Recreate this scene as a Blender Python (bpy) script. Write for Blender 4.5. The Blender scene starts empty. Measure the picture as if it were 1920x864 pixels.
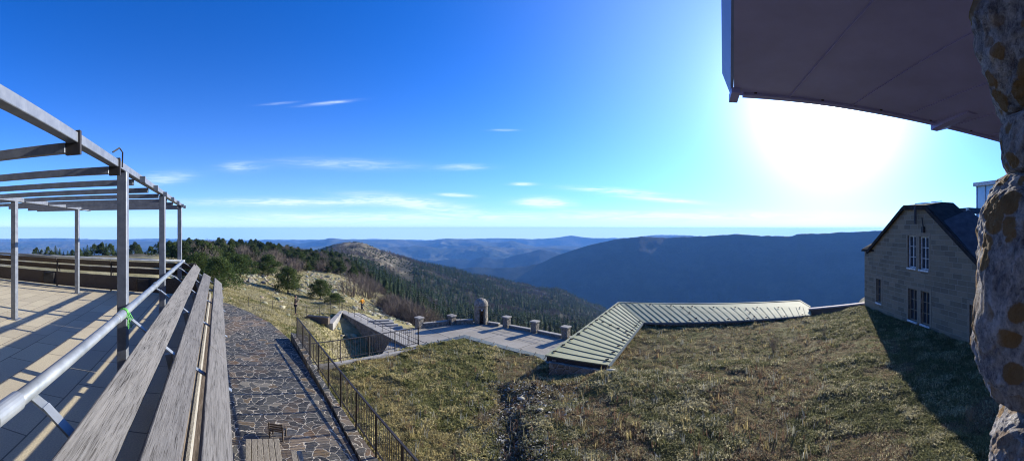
import bpy, math, random
import numpy as np
from mathutils import Vector, Matrix, noise as mn

random.seed(7)
rng = np.random.default_rng(11)
F, X0, Y0 = 693.0, 960.0, 430.0
SC = bpy.context.scene
COL = SC.collection
PI = math.pi

# ------------------------------------------------------------------ bearings
def az(px): return (px - X0) / F
def P(px, py, z):
    "point at height z seen at the photo position (px, py); camera stands at the origin"
    D = -z / ((py - Y0) / F); a = az(px)
    return Vector((D * math.sin(a), D * math.cos(a), z))
def Q(px, r, z):
    a = az(px); return Vector((r * math.sin(a), r * math.cos(a), z))

PHI = math.radians(135.5)           # terrace frame: local X runs along the railing, local Y away from the valley
CP, SP = math.cos(PHI), math.sin(PHI)
def T(s, p, z): return Vector((s * CP - p * SP, s * SP + p * CP, z))

SUN_AZ, SUN_EL = math.radians(49.0), math.radians(19.3)

# ------------------------------------------------------------------ noise
def _h(ix, iy, seed):
    v = np.sin(ix * 127.1 + iy * 311.7 + seed * 74.7) * 43758.5453
    return v - np.floor(v)
def vnoise(x, y, seed=0):
    x = np.asarray(x, float); y = np.asarray(y, float)
    ix = np.floor(x); iy = np.floor(y); fx = x - ix; fy = y - iy
    fx = fx * fx * (3 - 2 * fx); fy = fy * fy * (3 - 2 * fy)
    a = _h(ix, iy, seed); b = _h(ix + 1, iy, seed); c = _h(ix, iy + 1, seed); d = _h(ix + 1, iy + 1, seed)
    return (a * (1 - fx) + b * fx) * (1 - fy) + (c * (1 - fx) + d * fx) * fy
def fbm(x, y, seed=0, oct=4, gain=.5):
    s = 0; amp = 1; t = 0
    for k in range(oct):
        s = s + amp * vnoise(x * 2 ** k, y * 2 ** k, seed + k * 3); t += amp; amp *= gain
    return s / t - .5

# ------------------------------------------------------------------ object helpers
BASE = {}
def tag(o, label=None, cat=None, group=None, kind=None):
    if label: o['label'] = label
    if cat: o['category'] = cat
    if group: o['group'] = group
    if kind: o['kind'] = kind
    return o
def thing(name, label, cat, base=(0, 0, 0), rot=0.0, group=None):
    o = bpy.data.objects.new(name, None); COL.objects.link(o)
    b = Vector(base); o.location = Matrix.Rotation(rot, 3, 'Z') @ b; o.rotation_euler = (0, 0, rot)
    o.empty_display_size = .2
    BASE[o.name] = b
    return tag(o, label, cat, group)
def mesh_obj(name, V, Fc, mat, parent=None, base=None, smooth=False, col=None):
    me = bpy.data.meshes.new(name)
    V = np.asarray([tuple(v) for v in V] if not isinstance(V, np.ndarray) else V, float)
    if base is None: base = BASE.get(parent.name, Vector((0, 0, 0))) if parent else Vector((0, 0, 0))
    V = V - np.array(tuple(base))
    if isinstance(Fc, np.ndarray):
        n, k = Fc.shape
        me.vertices.add(len(V)); me.vertices.foreach_set('co', V.astype(np.float32).ravel())
        me.loops.add(n * k); me.loops.foreach_set('vertex_index', Fc.astype(np.int32).ravel())
        me.polygons.add(n); me.polygons.foreach_set('loop_start', np.arange(0, n * k, k, dtype=np.int32))
        me.update(calc_edges=True)
    else:
        me.from_pydata([tuple(v) for v in V], [], Fc); me.update()
    if smooth: me.polygons.foreach_set('use_smooth', np.ones(len(me.polygons), bool))
    if col is not None:
        at = me.color_attributes.new('tint', 'FLOAT_COLOR', 'POINT')
        c4 = np.ones((len(V), 4), np.float32); c4[:, :3] = col; at.data.foreach_set('color', c4.ravel())
    me.materials.append(mat)
    o = bpy.data.objects.new(name, me); COL.objects.link(o)
    if parent: 
        o.parent = parent
        BASE[o.name] = Vector(tuple(base))
    return o

class MB:
    def __init__(s): s.v = []; s.f = []
    def add(s, V, Fs):
        n = len(s.v); s.v += [Vector(v) for v in V]; s.f += [tuple(i + n for i in f) for f in Fs]; return s
    def hexa(s, a, b):        # a: 4 bottom, b: 4 top
        return s.add(list(a) + list(b), [(3, 2, 1, 0), (4, 5, 6, 7), (0, 1, 5, 4), (1, 2, 6, 5), (2, 3, 7, 6), (3, 0, 4, 7)])
    def box(s, x0, x1, y0, y1, z0, z1):
        return s.hexa([(x0, y0, z0), (x1, y0, z0), (x1, y1, z0), (x0, y1, z0)], [(x0, y0, z1), (x1, y0, z1), (x1, y1, z1), (x0, y1, z1)])
    def bar(s, a, b, w, h, up=(0, 0, 1)):
        a = Vector(a); b = Vector(b); d = (b - a).normalized(); up = Vector(up)
        r = d.cross(up)
        if r.length < 1e-4: r = d.cross(Vector((0, 1, 0)))
        r.normalize(); u = r.cross(d).normalized(); r = r * w / 2; u = u * h / 2
        return s.hexa([a - r - u, b - r - u, b + r - u, a + r - u], [a - r + u, b - r + u, b + r + u, a + r + u])
    def tube(s, pts, rad, n=10):
        pts = [Vector(p) for p in pts]; base = len(s.v)
        if not isinstance(rad, (list, tuple)): rad = [rad] * len(pts)
        for i, p in enumerate(pts):
            d = (pts[min(i + 1, len(pts) - 1)] - pts[max(i - 1, 0)]).normalized()
            r = d.cross(Vector((0, 0, 1)))
            if r.length < 1e-3: r = d.cross(Vector((0, 1, 0)))
            r.normalize(); u = r.cross(d)
            for k in range(n):
                a = 2 * PI * k / n; s.v.append(p + (r * math.cos(a) + u * math.sin(a)) * rad[i])
        for i in range(len(pts) - 1):
            for k in range(n):
                a = base + i * n + k; b = base + i * n + (k + 1) % n
                s.f.append((a, b, b + n, a + n))
        s.f.append(tuple(base + k for k in range(n))[::-1]); s.f.append(tuple(base + (len(pts) - 1) * n + k for k in range(n)))
        return s
    def prism(s, poly, z0, z1):
        n = len(poly); V = [(p[0], p[1], z0) for p in poly] + [(p[0], p[1], z1) for p in poly]
        return s.add(V, [tuple(range(n))[::-1], tuple(range(n, 2 * n))] + [(i, (i + 1) % n, n + (i + 1) % n, n + i) for i in range(n)])
    def slab(s, quad, th):    # a sheet with thickness, quad given as top corners
        q = [Vector(v) for v in quad]; d = Vector((0, 0, -th)); return s.hexa([v + d for v in q], q)
    def lathe(s, prof, c, n=32):
        base = len(s.v)
        for r, z in prof:
            for k in range(n):
                a = 2 * PI * k / n; s.v.append(Vector((c[0] + r * math.cos(a), c[1] + r * math.sin(a), z)))
        for i in range(len(prof) - 1):
            for k in range(n):
                a = base + i * n + k; b = base + i * n + (k + 1) % n; s.f.append((a, b, b + n, a + n))
        return s
    def build(s, name, mat, parent=None, smooth=False, bevel=0, base=None):
        o = mesh_obj(name, s.v, s.f, mat, parent, base, smooth)
        if bevel:
            m = o.modifiers.new('bevel', 'BEVEL'); m.width = bevel; m.segments = 1; m.limit_method = 'ANGLE'
        return o

# ------------------------------------------------------------------ materials
class NT:
    def __init__(s, name, rough=.8, spec=.3, metal=0):
        s.m = bpy.data.materials.new(name); s.m.use_nodes = True; s.t = s.m.node_tree
        s.b = s.t.nodes['Principled BSDF']; s.b.inputs['Roughness'].default_value = rough
        s.b.inputs['Specular IOR Level'].default_value = spec; s.b.inputs['Metallic'].default_value = metal
    def n(s, typ, ins=None, **kw):
        nd = s.t.nodes.new(typ)
        for k, v in kw.items(): setattr(nd, k, v)
        for k, v in (ins or {}).items():
            if isinstance(v, bpy.types.NodeSocket): s.t.links.new(v, nd.inputs[k])
            else: nd.inputs[k].default_value = v
        return nd
    def co(s, which='Object', scale=(1, 1, 1), rot=(0, 0, 0)):
        tc = s.n('ShaderNodeTexCoord'); mp = s.n('ShaderNodeMapping', {'Vector': tc.outputs[which], 'Scale': scale, 'Rotation': rot}); return mp.outputs[0]
    def noise(s, v, scale, det=4, rough=.55, dist=0):
        return s.n('ShaderNodeTexNoise', {'Vector': v, 'Scale': scale, 'Detail': det, 'Roughness': rough, 'Distortion': dist}).outputs['Fac']
    def ramp(s, fac, stops, interp='LINEAR'):
        r = s.n('ShaderNodeValToRGB', {'Fac': fac}); cr = r.color_ramp; cr.interpolation = interp
        while len(cr.elements) < len(stops): cr.elements.new(.5)
        for e, (p, c) in zip(cr.elements, stops):
            e.position = p; e.color = (*c, 1) if isinstance(c, tuple) else (c, c, c, 1)
        return r.outputs['Color']
    def mix(s, fac, a, b, typ='MIX'):
        m = s.n('ShaderNodeMix', data_type='RGBA', blend_type=typ)
        for i, v in ((0, fac), (6, a), (7, b)):
            if isinstance(v, bpy.types.NodeSocket): s.t.links.new(v, m.inputs[i])
            else: m.inputs[i].default_value = (*v, 1) if isinstance(v, tuple) else v
        return m.outputs[2]
    def math(s, op, a, b=0.0, c=0.0):
        m = s.n('ShaderNodeMath', operation=op)
        for i, v in ((0, a), (1, b), (2, c)):
            if isinstance(v, bpy.types.NodeSocket): s.t.links.new(v, m.inputs[i])
            else: m.inputs[i].default_value = v
        return m.outputs[0]
    def out(s, color=None, bump=None, strength=.4, dist=.02, rough=None):
        if color is not None:
            if isinstance(color, tuple): s.b.inputs['Base Color'].default_value = (*color, 1)
            else: s.t.links.new(color, s.b.inputs['Base Color'])
        if bump is not None:
            bn = s.n('ShaderNodeBump', {'Height': bump, 'Strength': strength, 'Distance': dist}); s.t.links.new(bn.outputs[0], s.b.inputs['Normal'])
        if rough is not None: s.t.links.new(rough, s.b.inputs['Roughness'])
        return s.m

def m_wood():
    n = NT('weathered_wood', .85, .2); c = n.co(scale=(.55, 9, 9))
    a = n.noise(c, 6, 8, .7, .6); c2 = n.co(scale=(1.2, 30, 30)); b = n.noise(c2, 4, 6, .7, .3)
    k = n.noise(n.co(scale=(.4, 5, 5)), 2.5, 4, .6, 1.0)
    col = n.mix(n.ramp(a, [(.3, 0.0), (.72, 1.0)]), (.05, .047, .047), (.20, .195, .195))
    crack = n.ramp(b, [(.40, 0.0), (.47, 1.0)])
    col = n.mix(crack, (.018, .016, .015), col); col = n.mix(n.ramp(k, [(.35, 0.0), (.6, .55)]), col, (.19, .18, .175))
    return n.out(col, n.math('ADD', b, n.math('MULTIPLY', a, .5)), .9, .006)
def m_wood_brown():
    n = NT('brown_timber', .85, .2); a = n.noise(n.co(scale=(.8, 8, 14)), 5, 6, .7, .5)
    return n.out(n.ramp(a, [(.3, (.05, .04, .03)), (.55, (.15, .12, .095)), (.75, (.26, .21, .17))]), a, .7, .01)
def m_table():
    n = NT('old_table_boards', .85, .2); a = n.noise(n.co(scale=(1.5, 14, 14)), 5, 6, .7, .5)
    return n.out(n.ramp(a, [(.3, (.09, .075, .055)), (.5, (.25, .22, .17)), (.75, (.42, .38, .30))]), a, .7, .01)
def m_galv():
    n = NT('galvanised_steel', .5, .4, .35); a = n.n('ShaderNodeTexVoronoi', {'Vector': n.co(), 'Scale': 55.0}).outputs['Distance']; b = n.noise(n.co(), 5, 5)
    col = n.mix(n.ramp(b, [(.35, 0.0), (.7, 1.0)]), (.23, .25, .265), (.37, .39, .41)); col = n.mix(n.math('MULTIPLY', a, .35), col, (.30, .34, .4))
    return n.out(col, b, .15, .002, n.ramp(b, [(.3, .35), (.7, .55)]))
def m_paint_steel():
    n = NT('grey_painted_steel', .5, .4, .35); b = n.noise(n.co(), 9, 6, .65); st = n.noise(n.co(scale=(6, 6, .6)), 4, 4)
    col = n.mix(n.ramp(b, [(.35, 0.0), (.7, 1.0)]), (.17, .19, .235), (.27, .295, .34)); col = n.mix(n.ramp(st, [(.6, 0.0), (.8, .5)]), col, (.35, .36, .38))
    return n.out(col, b, .15, .002)
def m_terrace():
    n = NT('terrace_slabs', .9, .2); v = n.co()
    br = n.n('ShaderNodeTexBrick', {'Vector': v, 'Color1': (.68, .60, .42, 1), 'Color2': (.56, .49, .35, 1), 'Mortar': (.17, .15, .12, 1), 'Scale': 1.0, 'Mortar Size': .008, 'Mortar Smooth': .2, 'Brick Width': .8, 'Row Height': .4}); br.offset = .5
    g = n.noise(v, 60, 3, .7); l = n.noise(v, 1.2, 5, .6); col = n.mix(n.ramp(g, [(.38, .45), (.6, 0.0)]), br.outputs['Color'], (.34, .30, .23)); col = n.mix(n.ramp(l, [(.45, 0.0), (.75, .45)]), col, (.42, .37, .30))
    return n.out(col, n.math('ADD', g, n.math('MULTIPLY', br.outputs['Fac'], -1.5)), .5, .006)
def m_flag(scale=3.2):
    n = NT('crazy_paving', .85, .15); v = n.co(); w = n.n('ShaderNodeTexNoise', {'Vector': v, 'Scale': 1.7, 'Detail': 3.0}).outputs['Color']
    vv = n.n('ShaderNodeVectorMath', {0: v, 1: n.n('ShaderNodeVectorMath', {0: w, 3: .8}, operation='SCALE').outputs[0]}, operation='ADD').outputs[0]
    e = n.n('ShaderNodeTexVoronoi', {'Vector': vv, 'Scale': scale, 'Randomness': 1.0}, feature='DISTANCE_TO_EDGE', voronoi_dimensions='2D').outputs['Distance']
    vc = n.n('ShaderNodeTexVoronoi', {'Vector': vv, 'Scale': scale, 'Randomness': 1.0}, voronoi_dimensions='2D').outputs['Color']
    sep = n.n('ShaderNodeSeparateColor', {0: vc})
    col = n.ramp(sep.outputs[0], [(0, (.028, .032, .034)), (.28, (.045, .05, .05)), (.52, (.07, .072, .066)), (.74, (.10, .095, .078)), (.88, (.17, .12, .065)), (.96, (.26, .23, .17))], 'CONSTANT')
    wz = n.noise(v, .42, 3, .5); warm = n.ramp(sep.outputs[1], [(0, (.05, .045, .04)), (.3, (.12, .085, .055)), (.55, (.20, .12, .06)), (.75, (.27, .20, .13)), (.9, (.09, .085, .08))], 'CONSTANT'); col = n.mix(n.ramp(wz, [(.47, 0.0), (.58, .85)]), col, warm)
    g = n.noise(v, 14, 7, .7); col = n.mix(n.ramp(g, [(.4, 0.0), (.75, .6)]), col, (.20, .19, .18))
    ew = n.math('ADD', e, n.math('MULTIPLY', n.math('SUBTRACT', n.noise(v, 9, 4), .5), .05))
    gap = n.ramp(ew, [(.025, 0.0), (.045, 1.0)]); col = n.mix(gap, (.52, .46, .36), col)
    return n.out(col, n.math('ADD', n.math('MULTIPLY', gap, 1.0), g), .7, .02)
def m_concrete(name, c1, c2, sc=1.5, grid=0):
    n = NT(name, .9, .2); v = n.co(); a = n.noise(v, sc, 7, .65); g = n.noise(v, 30, 4, .6)
    col = n.mix(n.ramp(a, [(.35, 0.0), (.65, 1.0)]), c1, c2); col = n.mix(n.ramp(g, [(.4, .3), (.6, 0.0)]), col, tuple(x * .6 for x in c1))
    if grid:
        br = n.n('ShaderNodeTexBrick', {'Vector': n.co(rot=(0, 0, .75)), 'Color1': (1, 1, 1, 1), 'Color2': (.88, .88, .88, 1), 'Mortar': (.3, .3, .3, 1), 'Scale': 1.0, 'Mortar Size': .03, 'Brick Width': grid, 'Row Height': grid}); br.offset = 0
        col = n.mix(1.0, col, br.outputs['Color'], 'MULTIPLY')
    return n.out(col, n.math('ADD', a, g), .5, .02)
def m_grassbase():
    n = NT('dry_turf', .95, .1); v = n.co(); a = n.noise(v, .45, 6, .65); b = n.noise(v, 7, 8, .75); c = n.noise(v, 1.3, 5, .6)
    col = n.ramp(b, [(.3, (.035, .03, .015)), (.5, (.15, .125, .06)), (.7, (.31, .255, .14))])
    col = n.mix(n.ramp(a, [(.4, 0.0), (.62, .65)]), col, (.11, .13, .035)); col = n.mix(n.ramp(c, [(.58, 0.0), (.72, .5)]), col, (.17, .09, .045))
    return n.out(col, b, 1.0, .12)
def m_tint(name, rough=.9, spec=.1, trans=0):
    n = NT(name, rough, spec); at = n.n('ShaderNodeAttribute', attribute_name='tint')
    v = n.n('ShaderNodeObjectInfo').outputs['Random']
    col = n.mix(n.math('MULTIPLY', v, .5), at.outputs['Color'], n.mix(1.0, at.outputs['Color'], (.6, .68, .5), 'MULTIPLY'))
    n.out(col)
    if trans:
        ml = n.n('ShaderNodeBsdfTranslucent', {'Color': col}); mx = n.n('ShaderNodeMixShader', {0: trans, 1: n.b.outputs[0], 2: ml.outputs[0]})
        n.t.links.new(mx.outputs[0], n.t.nodes['Material Output'].inputs[0])
    return n.m
def m_terrain():
    n = NT('hillside', .95, .1); v = n.co(); a = n.noise(v, .035, 8, .6); b = n.noise(v, .5, 8, .75); c = n.noise(v, .09, 8, .7)
    dist = n.n('ShaderNodeVectorMath', {0: v}, operation='LENGTH').outputs['Value']
    gold = n.ramp(b, [(.3, (.13, .11, .045)), (.5, (.29, .25, .12)), (.72, (.46, .41, .25))])
    rock = n.ramp(b, [(.4, (.10, .09, .07)), (.55, (.30, .28, .24)), (.7, (.45, .43, .38))])
    nearc = n.mix(n.ramp(c, [(.52, 0.0), (.6, .7)]), gold, rock)
    brown = n.ramp(c, [(.35, (.05, .045, .03)), (.48, (.12, .10, .06)), (.58, (.20, .175, .12)), (.7, (.30, .275, .23))])
    far = n.ramp(n.math('DIVIDE', dist, 1000.0), [(.085, 0.0), (.2, 1.0)])
    col = n.mix(far, nearc, brown)
    at = n.n('ShaderNodeAttribute', attribute_name='tint').outputs['Color']; col = n.mix(at, n.mix(c, (.02, .024, .014), (.06, .052, .036)), col)
    return n.out(col, n.math('ADD', b, c), .8, .35)
def m_forested(name, c1, c2, sc=.004):  # forest with clearings
    n = NT(name, .95, .05); v = n.co(); a = n.noise(v, sc, 9, .65); b = n.noise(v, sc * 12, 6, .7)
    col = n.mix(n.ramp(a, [(.42, 0.0), (.6, 1.0)]), c1, c2); col = n.mix(n.ramp(b, [(.35, .6), (.6, 0.0)]), col, tuple(x * .4 for x in c1))
    return n.out(col, b, .8, 12)
def m_metalroof():
    n = NT('weathered_metal_roof', .75, .2, 0); v = n.co(); a = n.noise(v, 1.1, 6, .65); b = n.noise(v, 14, 4, .6)
    col = n.mix(n.ramp(a, [(.3, 0.0), (.7, 1.0)]), (.25, .265, .165), (.34, .345, .225)); col = n.mix(n.ramp(b, [(.55, 0.0), (.75, .3)]), col, (.2, .2, .17))
    return n.out(col, a, .1, .01)
def m_flat(name, c, rough=.6, metal=0, sc=8, var=.35, bump=.2):
    n = NT(name, rough, .4 if rough < .8 else .05, metal); a = n.noise(n.co(), sc, 6, .65); col = n.mix(n.ramp(a, [(.3, 0.0), (.7, 1.0)]), tuple(x * (1 - var) for x in c), tuple(min(1, x * (1 + var)) for x in c))
    return n.out(col, a, bump, .005)
def m_ashlar(rotz):
    n = NT('sandstone_ashlar', .9, .15); tc = n.n('ShaderNodeTexCoord'); sp = n.n('ShaderNodeSeparateXYZ', {0: tc.outputs['Object']})
    cb = n.n('ShaderNodeCombineXYZ', {0: sp.outputs[0], 1: sp.outputs[2], 2: 0.0}).outputs[0]
    br = n.n('ShaderNodeTexBrick', {'Vector': cb, 'Color1': (.27, .22, .155, 1), 'Color2': (.12, .10, .078, 1), 'Mortar': (.30, .27, .23, 1), 'Scale': 1.0, 'Mortar Size': .018, 'Mortar Smooth': .3, 'Bias': -.1, 'Brick Width': .62, 'Row Height': .25}); br.offset = .47; br.squash = 1.3; br.squash_frequency = 3
    a = n.noise(tc.outputs['Object'], 2.2, 8, .7); g = n.noise(tc.outputs['Object'], 16, 6, .7); col = n.mix(n.ramp(a, [(.4, 0.0), (.7, .55)]), br.outputs['Color'], (.24, .19, .13)); col = n.mix(n.ramp(g, [(.35, .35), (.6, 0.0)]), col, (.17, .14, .1))
    return n.out(col, n.math('ADD', n.math('MULTIPLY', br.outputs['Fac'], -1.0), g), .7, .03)
def m_granite():
    n = NT('lichen_granite', .9, .2); v = n.co(); a = n.noise(n.co(scale=(1, 1, .55)), 46, 9, .8); g = n.noise(v, 150, 6, .7); m = n.noise(v, 9, 6, .6, .5)
    col = n.ramp(a, [(.37, (.16, .15, .17)), (.47, (.45, .42, .43)), (.56, (.70, .66, .66)), (.68, (.85, .81, .79))]); col = n.mix(n.ramp(g, [(.3, .7), (.5, 0.0)]), col, (.06, .055, .06))
    lich = n.n('ShaderNodeTexVoronoi', {'Vector': v, 'Scale': 27.0, 'Randomness': .9}).outputs['Distance']
    lm = n.ramp(n.math('ADD', lich, n.math('MULTIPLY', n.math('SUBTRACT', m, .5), 1.1)), [(.36, 1.0), (.42, 0.0)]); lz = n.noise(v, 4.0, 2)
    lm = n.math('MULTIPLY', lm, n.ramp(lz, [(.34, 0.0), (.40, 1.0)])); col = n.mix(lm, col, n.mix(g, (.30, .18, .08), (.46, .29, .14)))
    return n.out(col, n.math('ADD', n.math('MULTIPLY', a, 1.5), g), 1.0, .03)
def m_rubble():
    n = NT('rubble_stone', .9, .15); v = n.co(); d = n.n('ShaderNodeTexVoronoi', {'Vector': v, 'Scale': 3.2}, feature='DISTANCE_TO_EDGE').outputs['Distance']
    c = n.n('ShaderNodeSeparateColor', {0: n.n('ShaderNodeTexVoronoi', {'Vector': v, 'Scale': 3.2}).outputs['Color']}).outputs[0]; g = n.noise(v, 12, 6, .7)
    col = n.ramp(c, [(0, (.28, .24, .18)), (.5, (.20, .175, .145)), (1, (.40, .36, .29))]); col = n.mix(n.ramp(d, [(.03, 1.0), (.07, 0.0)]), col, (.36, .34, .30)); col = n.mix(n.ramp(g, [(.35, .5), (.6, 0.0)]), col, (.1, .09, .07))
    return n.out(col, n.math('ADD', g, n.ramp(d, [(.02, 0.0), (.1, 1.0)])), .8, .05)
def m_glass():
    n = NT('window_glass', .06, .6); n.b.inputs['Base Color'].default_value = (.03, .04, .055, 1); return n.m

M = dict(wood=m_wood(), brown=m_wood_brown(), table=m_table(), galv=m_galv(), steel=m_paint_steel(), terrace=m_terrace(), flag=m_flag(), border=m_flag(3.0),
         turf=m_grassbase(), leaf=m_tint('foliage', .8, .15, .25), blade=m_tint('grass_blades', .8, .15, .3), bark=m_flat('bark', (.11, .085, .065), .95, 0, 12, .4, .8),
         twig=m_tint('bare_twigs'), terrain=m_terrain(), rockm=m_tint('limestone'),
         plaza=m_concrete('pale_paving', (.30, .275, .225), (.41, .38, .32), .5, 3.6), conc=m_concrete('raw_concrete', (.30, .285, .255), (.42, .40, .36), 1.5),
         ridge=m_forested('mountain_forest', (.006, .010, .009), (.03, .034, .024), .005), hills=m_forested('far_forest', (.05, .065, .04), (.15, .145, .10), .0016), plain=m_forested('plain_fields', (.10, .12, .08), (.17, .165, .125), .0006),
         roof=m_metalroof(), flash=m_flat('blue_grey_flashing', (.12, .145, .155), .85, .0), iron=m_flat('dark_iron', (.045, .04, .04), .6, .3), dark=m_flat('black_box', (.025, .025, .028), .6),
         ashlar=m_ashlar(0), slate=m_flat('dark_slate', (.035, .031, .03), .95, 0, 3, .4, .4), granite=m_granite(), rubble=m_rubble(), glass=m_glass(), stonetrim=m_flat('smooth_sandstone', (.25, .205, .155), .9, 0, 6, .2),
         white=m_flat('pale_frame', (.55, .57, .58), .5), canopy=m_flat('flare_violet_panel', (.28, .29, .60), .4, .1, 2.5, .12, .1), canopyedge=m_flat('blue_fascia', (.16, .23, .50), .5, .1, 3, .1), coping=m_flat('pink_coping', (.42, .36, .34), .8, 0, 5, .2),  # canopy: violet of lens flare mixed into the panel colour
         green=m_flat('green_cord', (.12, .45, .10), .6), orange=m_flat('orange_jacket', (.65, .28, .04), .8), skin=m_flat('skin', (.45, .28, .2), .6), coat=m_flat('dark_coat', (.075, .06, .055), .85), jeans=m_flat('dark_trousers', (.035, .035, .045), .85), hair=m_flat('brown_hair', (.06, .04, .03), .8),
         lead=m_flat('lead_sheet', (.07, .068, .075), .9, .0, 3, .25), snow=m_flat('old_snow', (.75, .77, .8), .7, 0, 5, .1))

# ------------------------------------------------------------------ terrain
COLS = {
 -700: [(3, -3), (14, -2.6), (30, -3.2), (60, -4.6), (150, -10.4), (260, -24), (600, -120), (2500, -690)],
 150: [(3, -3), (14, -2.6), (30, -3.2), (60, -4.8), (150, -10.6), (260, -24), (600, -120), (2500, -690)],
 300: [(3, -3.6), (12, -3), (20, -3.2), (60, -4.6), (130, -8.6), (260, -20), (600, -120), (2500, -690)],
 350: [(3, -5.8), (14, -5.6), (22, -4.6), (60, -5.6), (110, -7.2), (180, -8.2), (260, -18), (600, -115), (2500, -690)],
 410: [(3, -5.8), (26, -5.8), (32, -5.35), (60, -6.5), (100, -6.9), (170, -7.8), (260, -18), (600, -110), (2500, -690)],
 500: [(3, -5.8), (23, -5.8), (27, -5.9), (36, -6.8), (50, -7.2), (75, -7.6), (110, -8), (190, -9.5), (280, -24), (600, -90), (2600, -690)],
 545: [(3, -6.2), (15, -6.0), (17.5, -5.7), (24, -6.6), (30, -7.2), (45, -8.0), (70, -8.9), (110, -9.8), (190, -12), (300, -28), (600, -60), (820, -58), (1300, -160), (3000, -690)],
 590: [(3, -7), (14, -6.8), (17, -6.2), (24, -6.9), (31, -7.5), (48, -8.8), (70, -9.8), (95, -10.8), (150, -12), (210, -15), (350, -34), (600, -46), (840, -44), (1250, -130), (3000, -690)],
 640: [(3, -9), (17, -9), (21, -8.9), (26, -9.1), (30, -9.0), (33, -8.2), (36, -8.0), (48, -9), (70, -10.6), (95, -12.2), (150, -14), (220, -17), (350, -33), (600, -40), (850, -32), (1250, -120), (3000, -690)],
 680: [(3, -9), (22, -10.1), (28.5, -10.3), (31.5, -9.4), (33, -8.5), (37, -8.4), (45, -9.9), (52, -11.2), (75, -13), (110, -16), (170, -21), (350, -38), (600, -42), (850, -29), (1250, -120), (3000, -690)],
 760: [(3, -10.2), (30, -10.2), (34, -9.1), (38, -9.6), (50, -12.4), (75, -18), (120, -26), (250, -45), (500, -68), (850, -61), (1300, -160), (3000, -690)],
 850: [(3, -9.1), (34, -9.1), (37, -11), (60, -19), (120, -34), (250, -60), (500, -90), (950, -104), (1400, -230), (3000, -690)],
 950: [(3, -9.1), (34, -9.1), (37, -11.5), (60, -20), (120, -36), (250, -63), (500, -105), (1050, -144), (1500, -300), (3000, -690)],
 1050: [(3, -9.1), (34, -9.3), (37, -12), (60, -21), (120, -38), (250, -66), (500, -116), (1100, -182), (1600, -380), (3000, -690)],
 1140: [(3, -9.1), (30, -9.3), (37, -12), (60, -22), (120, -42), (250, -75), (500, -135), (1150, -245), (1600, -430), (3000, -690)],
 1190: [(3, -9.1), (28, -9.3), (60, -26), (120, -50), (250, -95), (500, -190), (1150, -420), (1900, -690)],
 1575: [(3, -9.1), (28, -9.3), (60, -22), (120, -44), (250, -80), (500, -190), (1150, -420), (1900, -690)],
 1610: [(3, -9.1), (28, -7.3), (60, -13), (120, -23), (250, -46), (500, -150), (1150, -420), (1900, -690)],
 1700: [(3, -9.1), (28, -6), (60, -10), (120, -19), (250, -40), (500, -150), (1150, -420), (1900, -690)],
 2600: [(3, -9.1), (28, -6), (60, -10), (120, -19), (250, -40), (500, -150), (1150, -420), (1900, -690)]}
NR, NA = 300, 900
RL = np.linspace(math.log(3), math.log(3000), NR)
AZ = np.linspace(az(-700), az(2600), NA)
_k = sorted(COLS); _colz = np.array([np.interp(RL, [math.log(r) for r, _ in COLS[k]], [z for _, z in COLS[k]]) for k in _k])
ZG = np.array([np.interp(AZ, [az(k) for k in _k], _colz[:, j]) for j in range(NR)]).T      # NA x NR
def smooth(A, n, ax):
    for _ in range(n): 
        A = (np.roll(A, 1, ax) + 2 * A + np.roll(A, -1, ax)) / 4 if False else A
        B = A.copy(); 
        if ax == 0: B[1:-1] = (A[:-2] + 2 * A[1:-1] + A[2:]) / 4
        else: B[:, 1:-1] = (A[:, :-2] + 2 * A[:, 1:-1] + A[:, 2:]) / 4
        A = B
    return A
ZG = smooth(smooth(ZG, 10, 0), 3, 1)
RG = np.exp(RL)[None, :] * np.ones((NA, 1)); AG = AZ[:, None] * np.ones((1, NR))
XG, YG = RG * np.sin(AG), RG * np.cos(AG)
amp = np.clip((RG - 24) / 60, 0, 1)
ZG = ZG + amp * (fbm(XG / 9, YG / 9, 3, 3) * .9 + np.clip(RG / 1000, 0, 1.2) * fbm(XG / 70, YG / 70, 5, 5) * 26 * np.clip(RG / 500, .2, 1)) 
def ground(x, y):
    r = math.hypot(x, y); a = math.atan2(x, y)
    j = (math.log(max(r, 3.01)) - RL[0]) / (RL[1] - RL[0]); i = (a - AZ[0]) / (AZ[1] - AZ[0])
    i = min(max(i, 0), NA - 1.001); j = min(max(j, 0), NR - 1.001); i0, j0 = int(i), int(j); fi, fj = i - i0, j - j0
    return (ZG[i0, j0] * (1 - fj) + ZG[i0, j0 + 1] * fj) * (1 - fi) + (ZG[i0 + 1, j0] * (1 - fj) + ZG[i0 + 1, j0 + 1] * fj) * fi
def hit(px, py, rmin=20):
    "where the hillside is seen at this bearing and depression"
    t = (py - Y0) / F; a = az(px); r = rmin
    while r < 1500:
        x, y = r * math.sin(a), r * math.cos(a)
        if ground(x, y) >= -t * r: break
        r *= 1.01
    return Vector((x, y, ground(x, y)))
def grid_faces(na, nr, wrap=False):
    i, j = np.meshgrid(np.arange(na - 1), np.arange(nr - 1), indexing='ij'); a = (i * nr + j).ravel()
    return np.stack([a, a + nr, a + nr + 1, a + 1], 1)[:, ::-1]
PXG = AG * F + X0
cover = np.clip((PXG - 560) / 40, 0, 1) * np.clip((765 - (RG - 560) * .02 - PXG + 60 * fbm(XG / 60, YG / 60, 77, 4)) / 25, 0, 1) * np.clip((RG - 500 + (PXG - 690) * .5 + 260 * fbm(XG / 80, YG / 80, 78, 4)) / 60, 0, 1)
cover = np.maximum(cover, np.clip((150 - RG) / 60, 0, 1))
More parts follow.
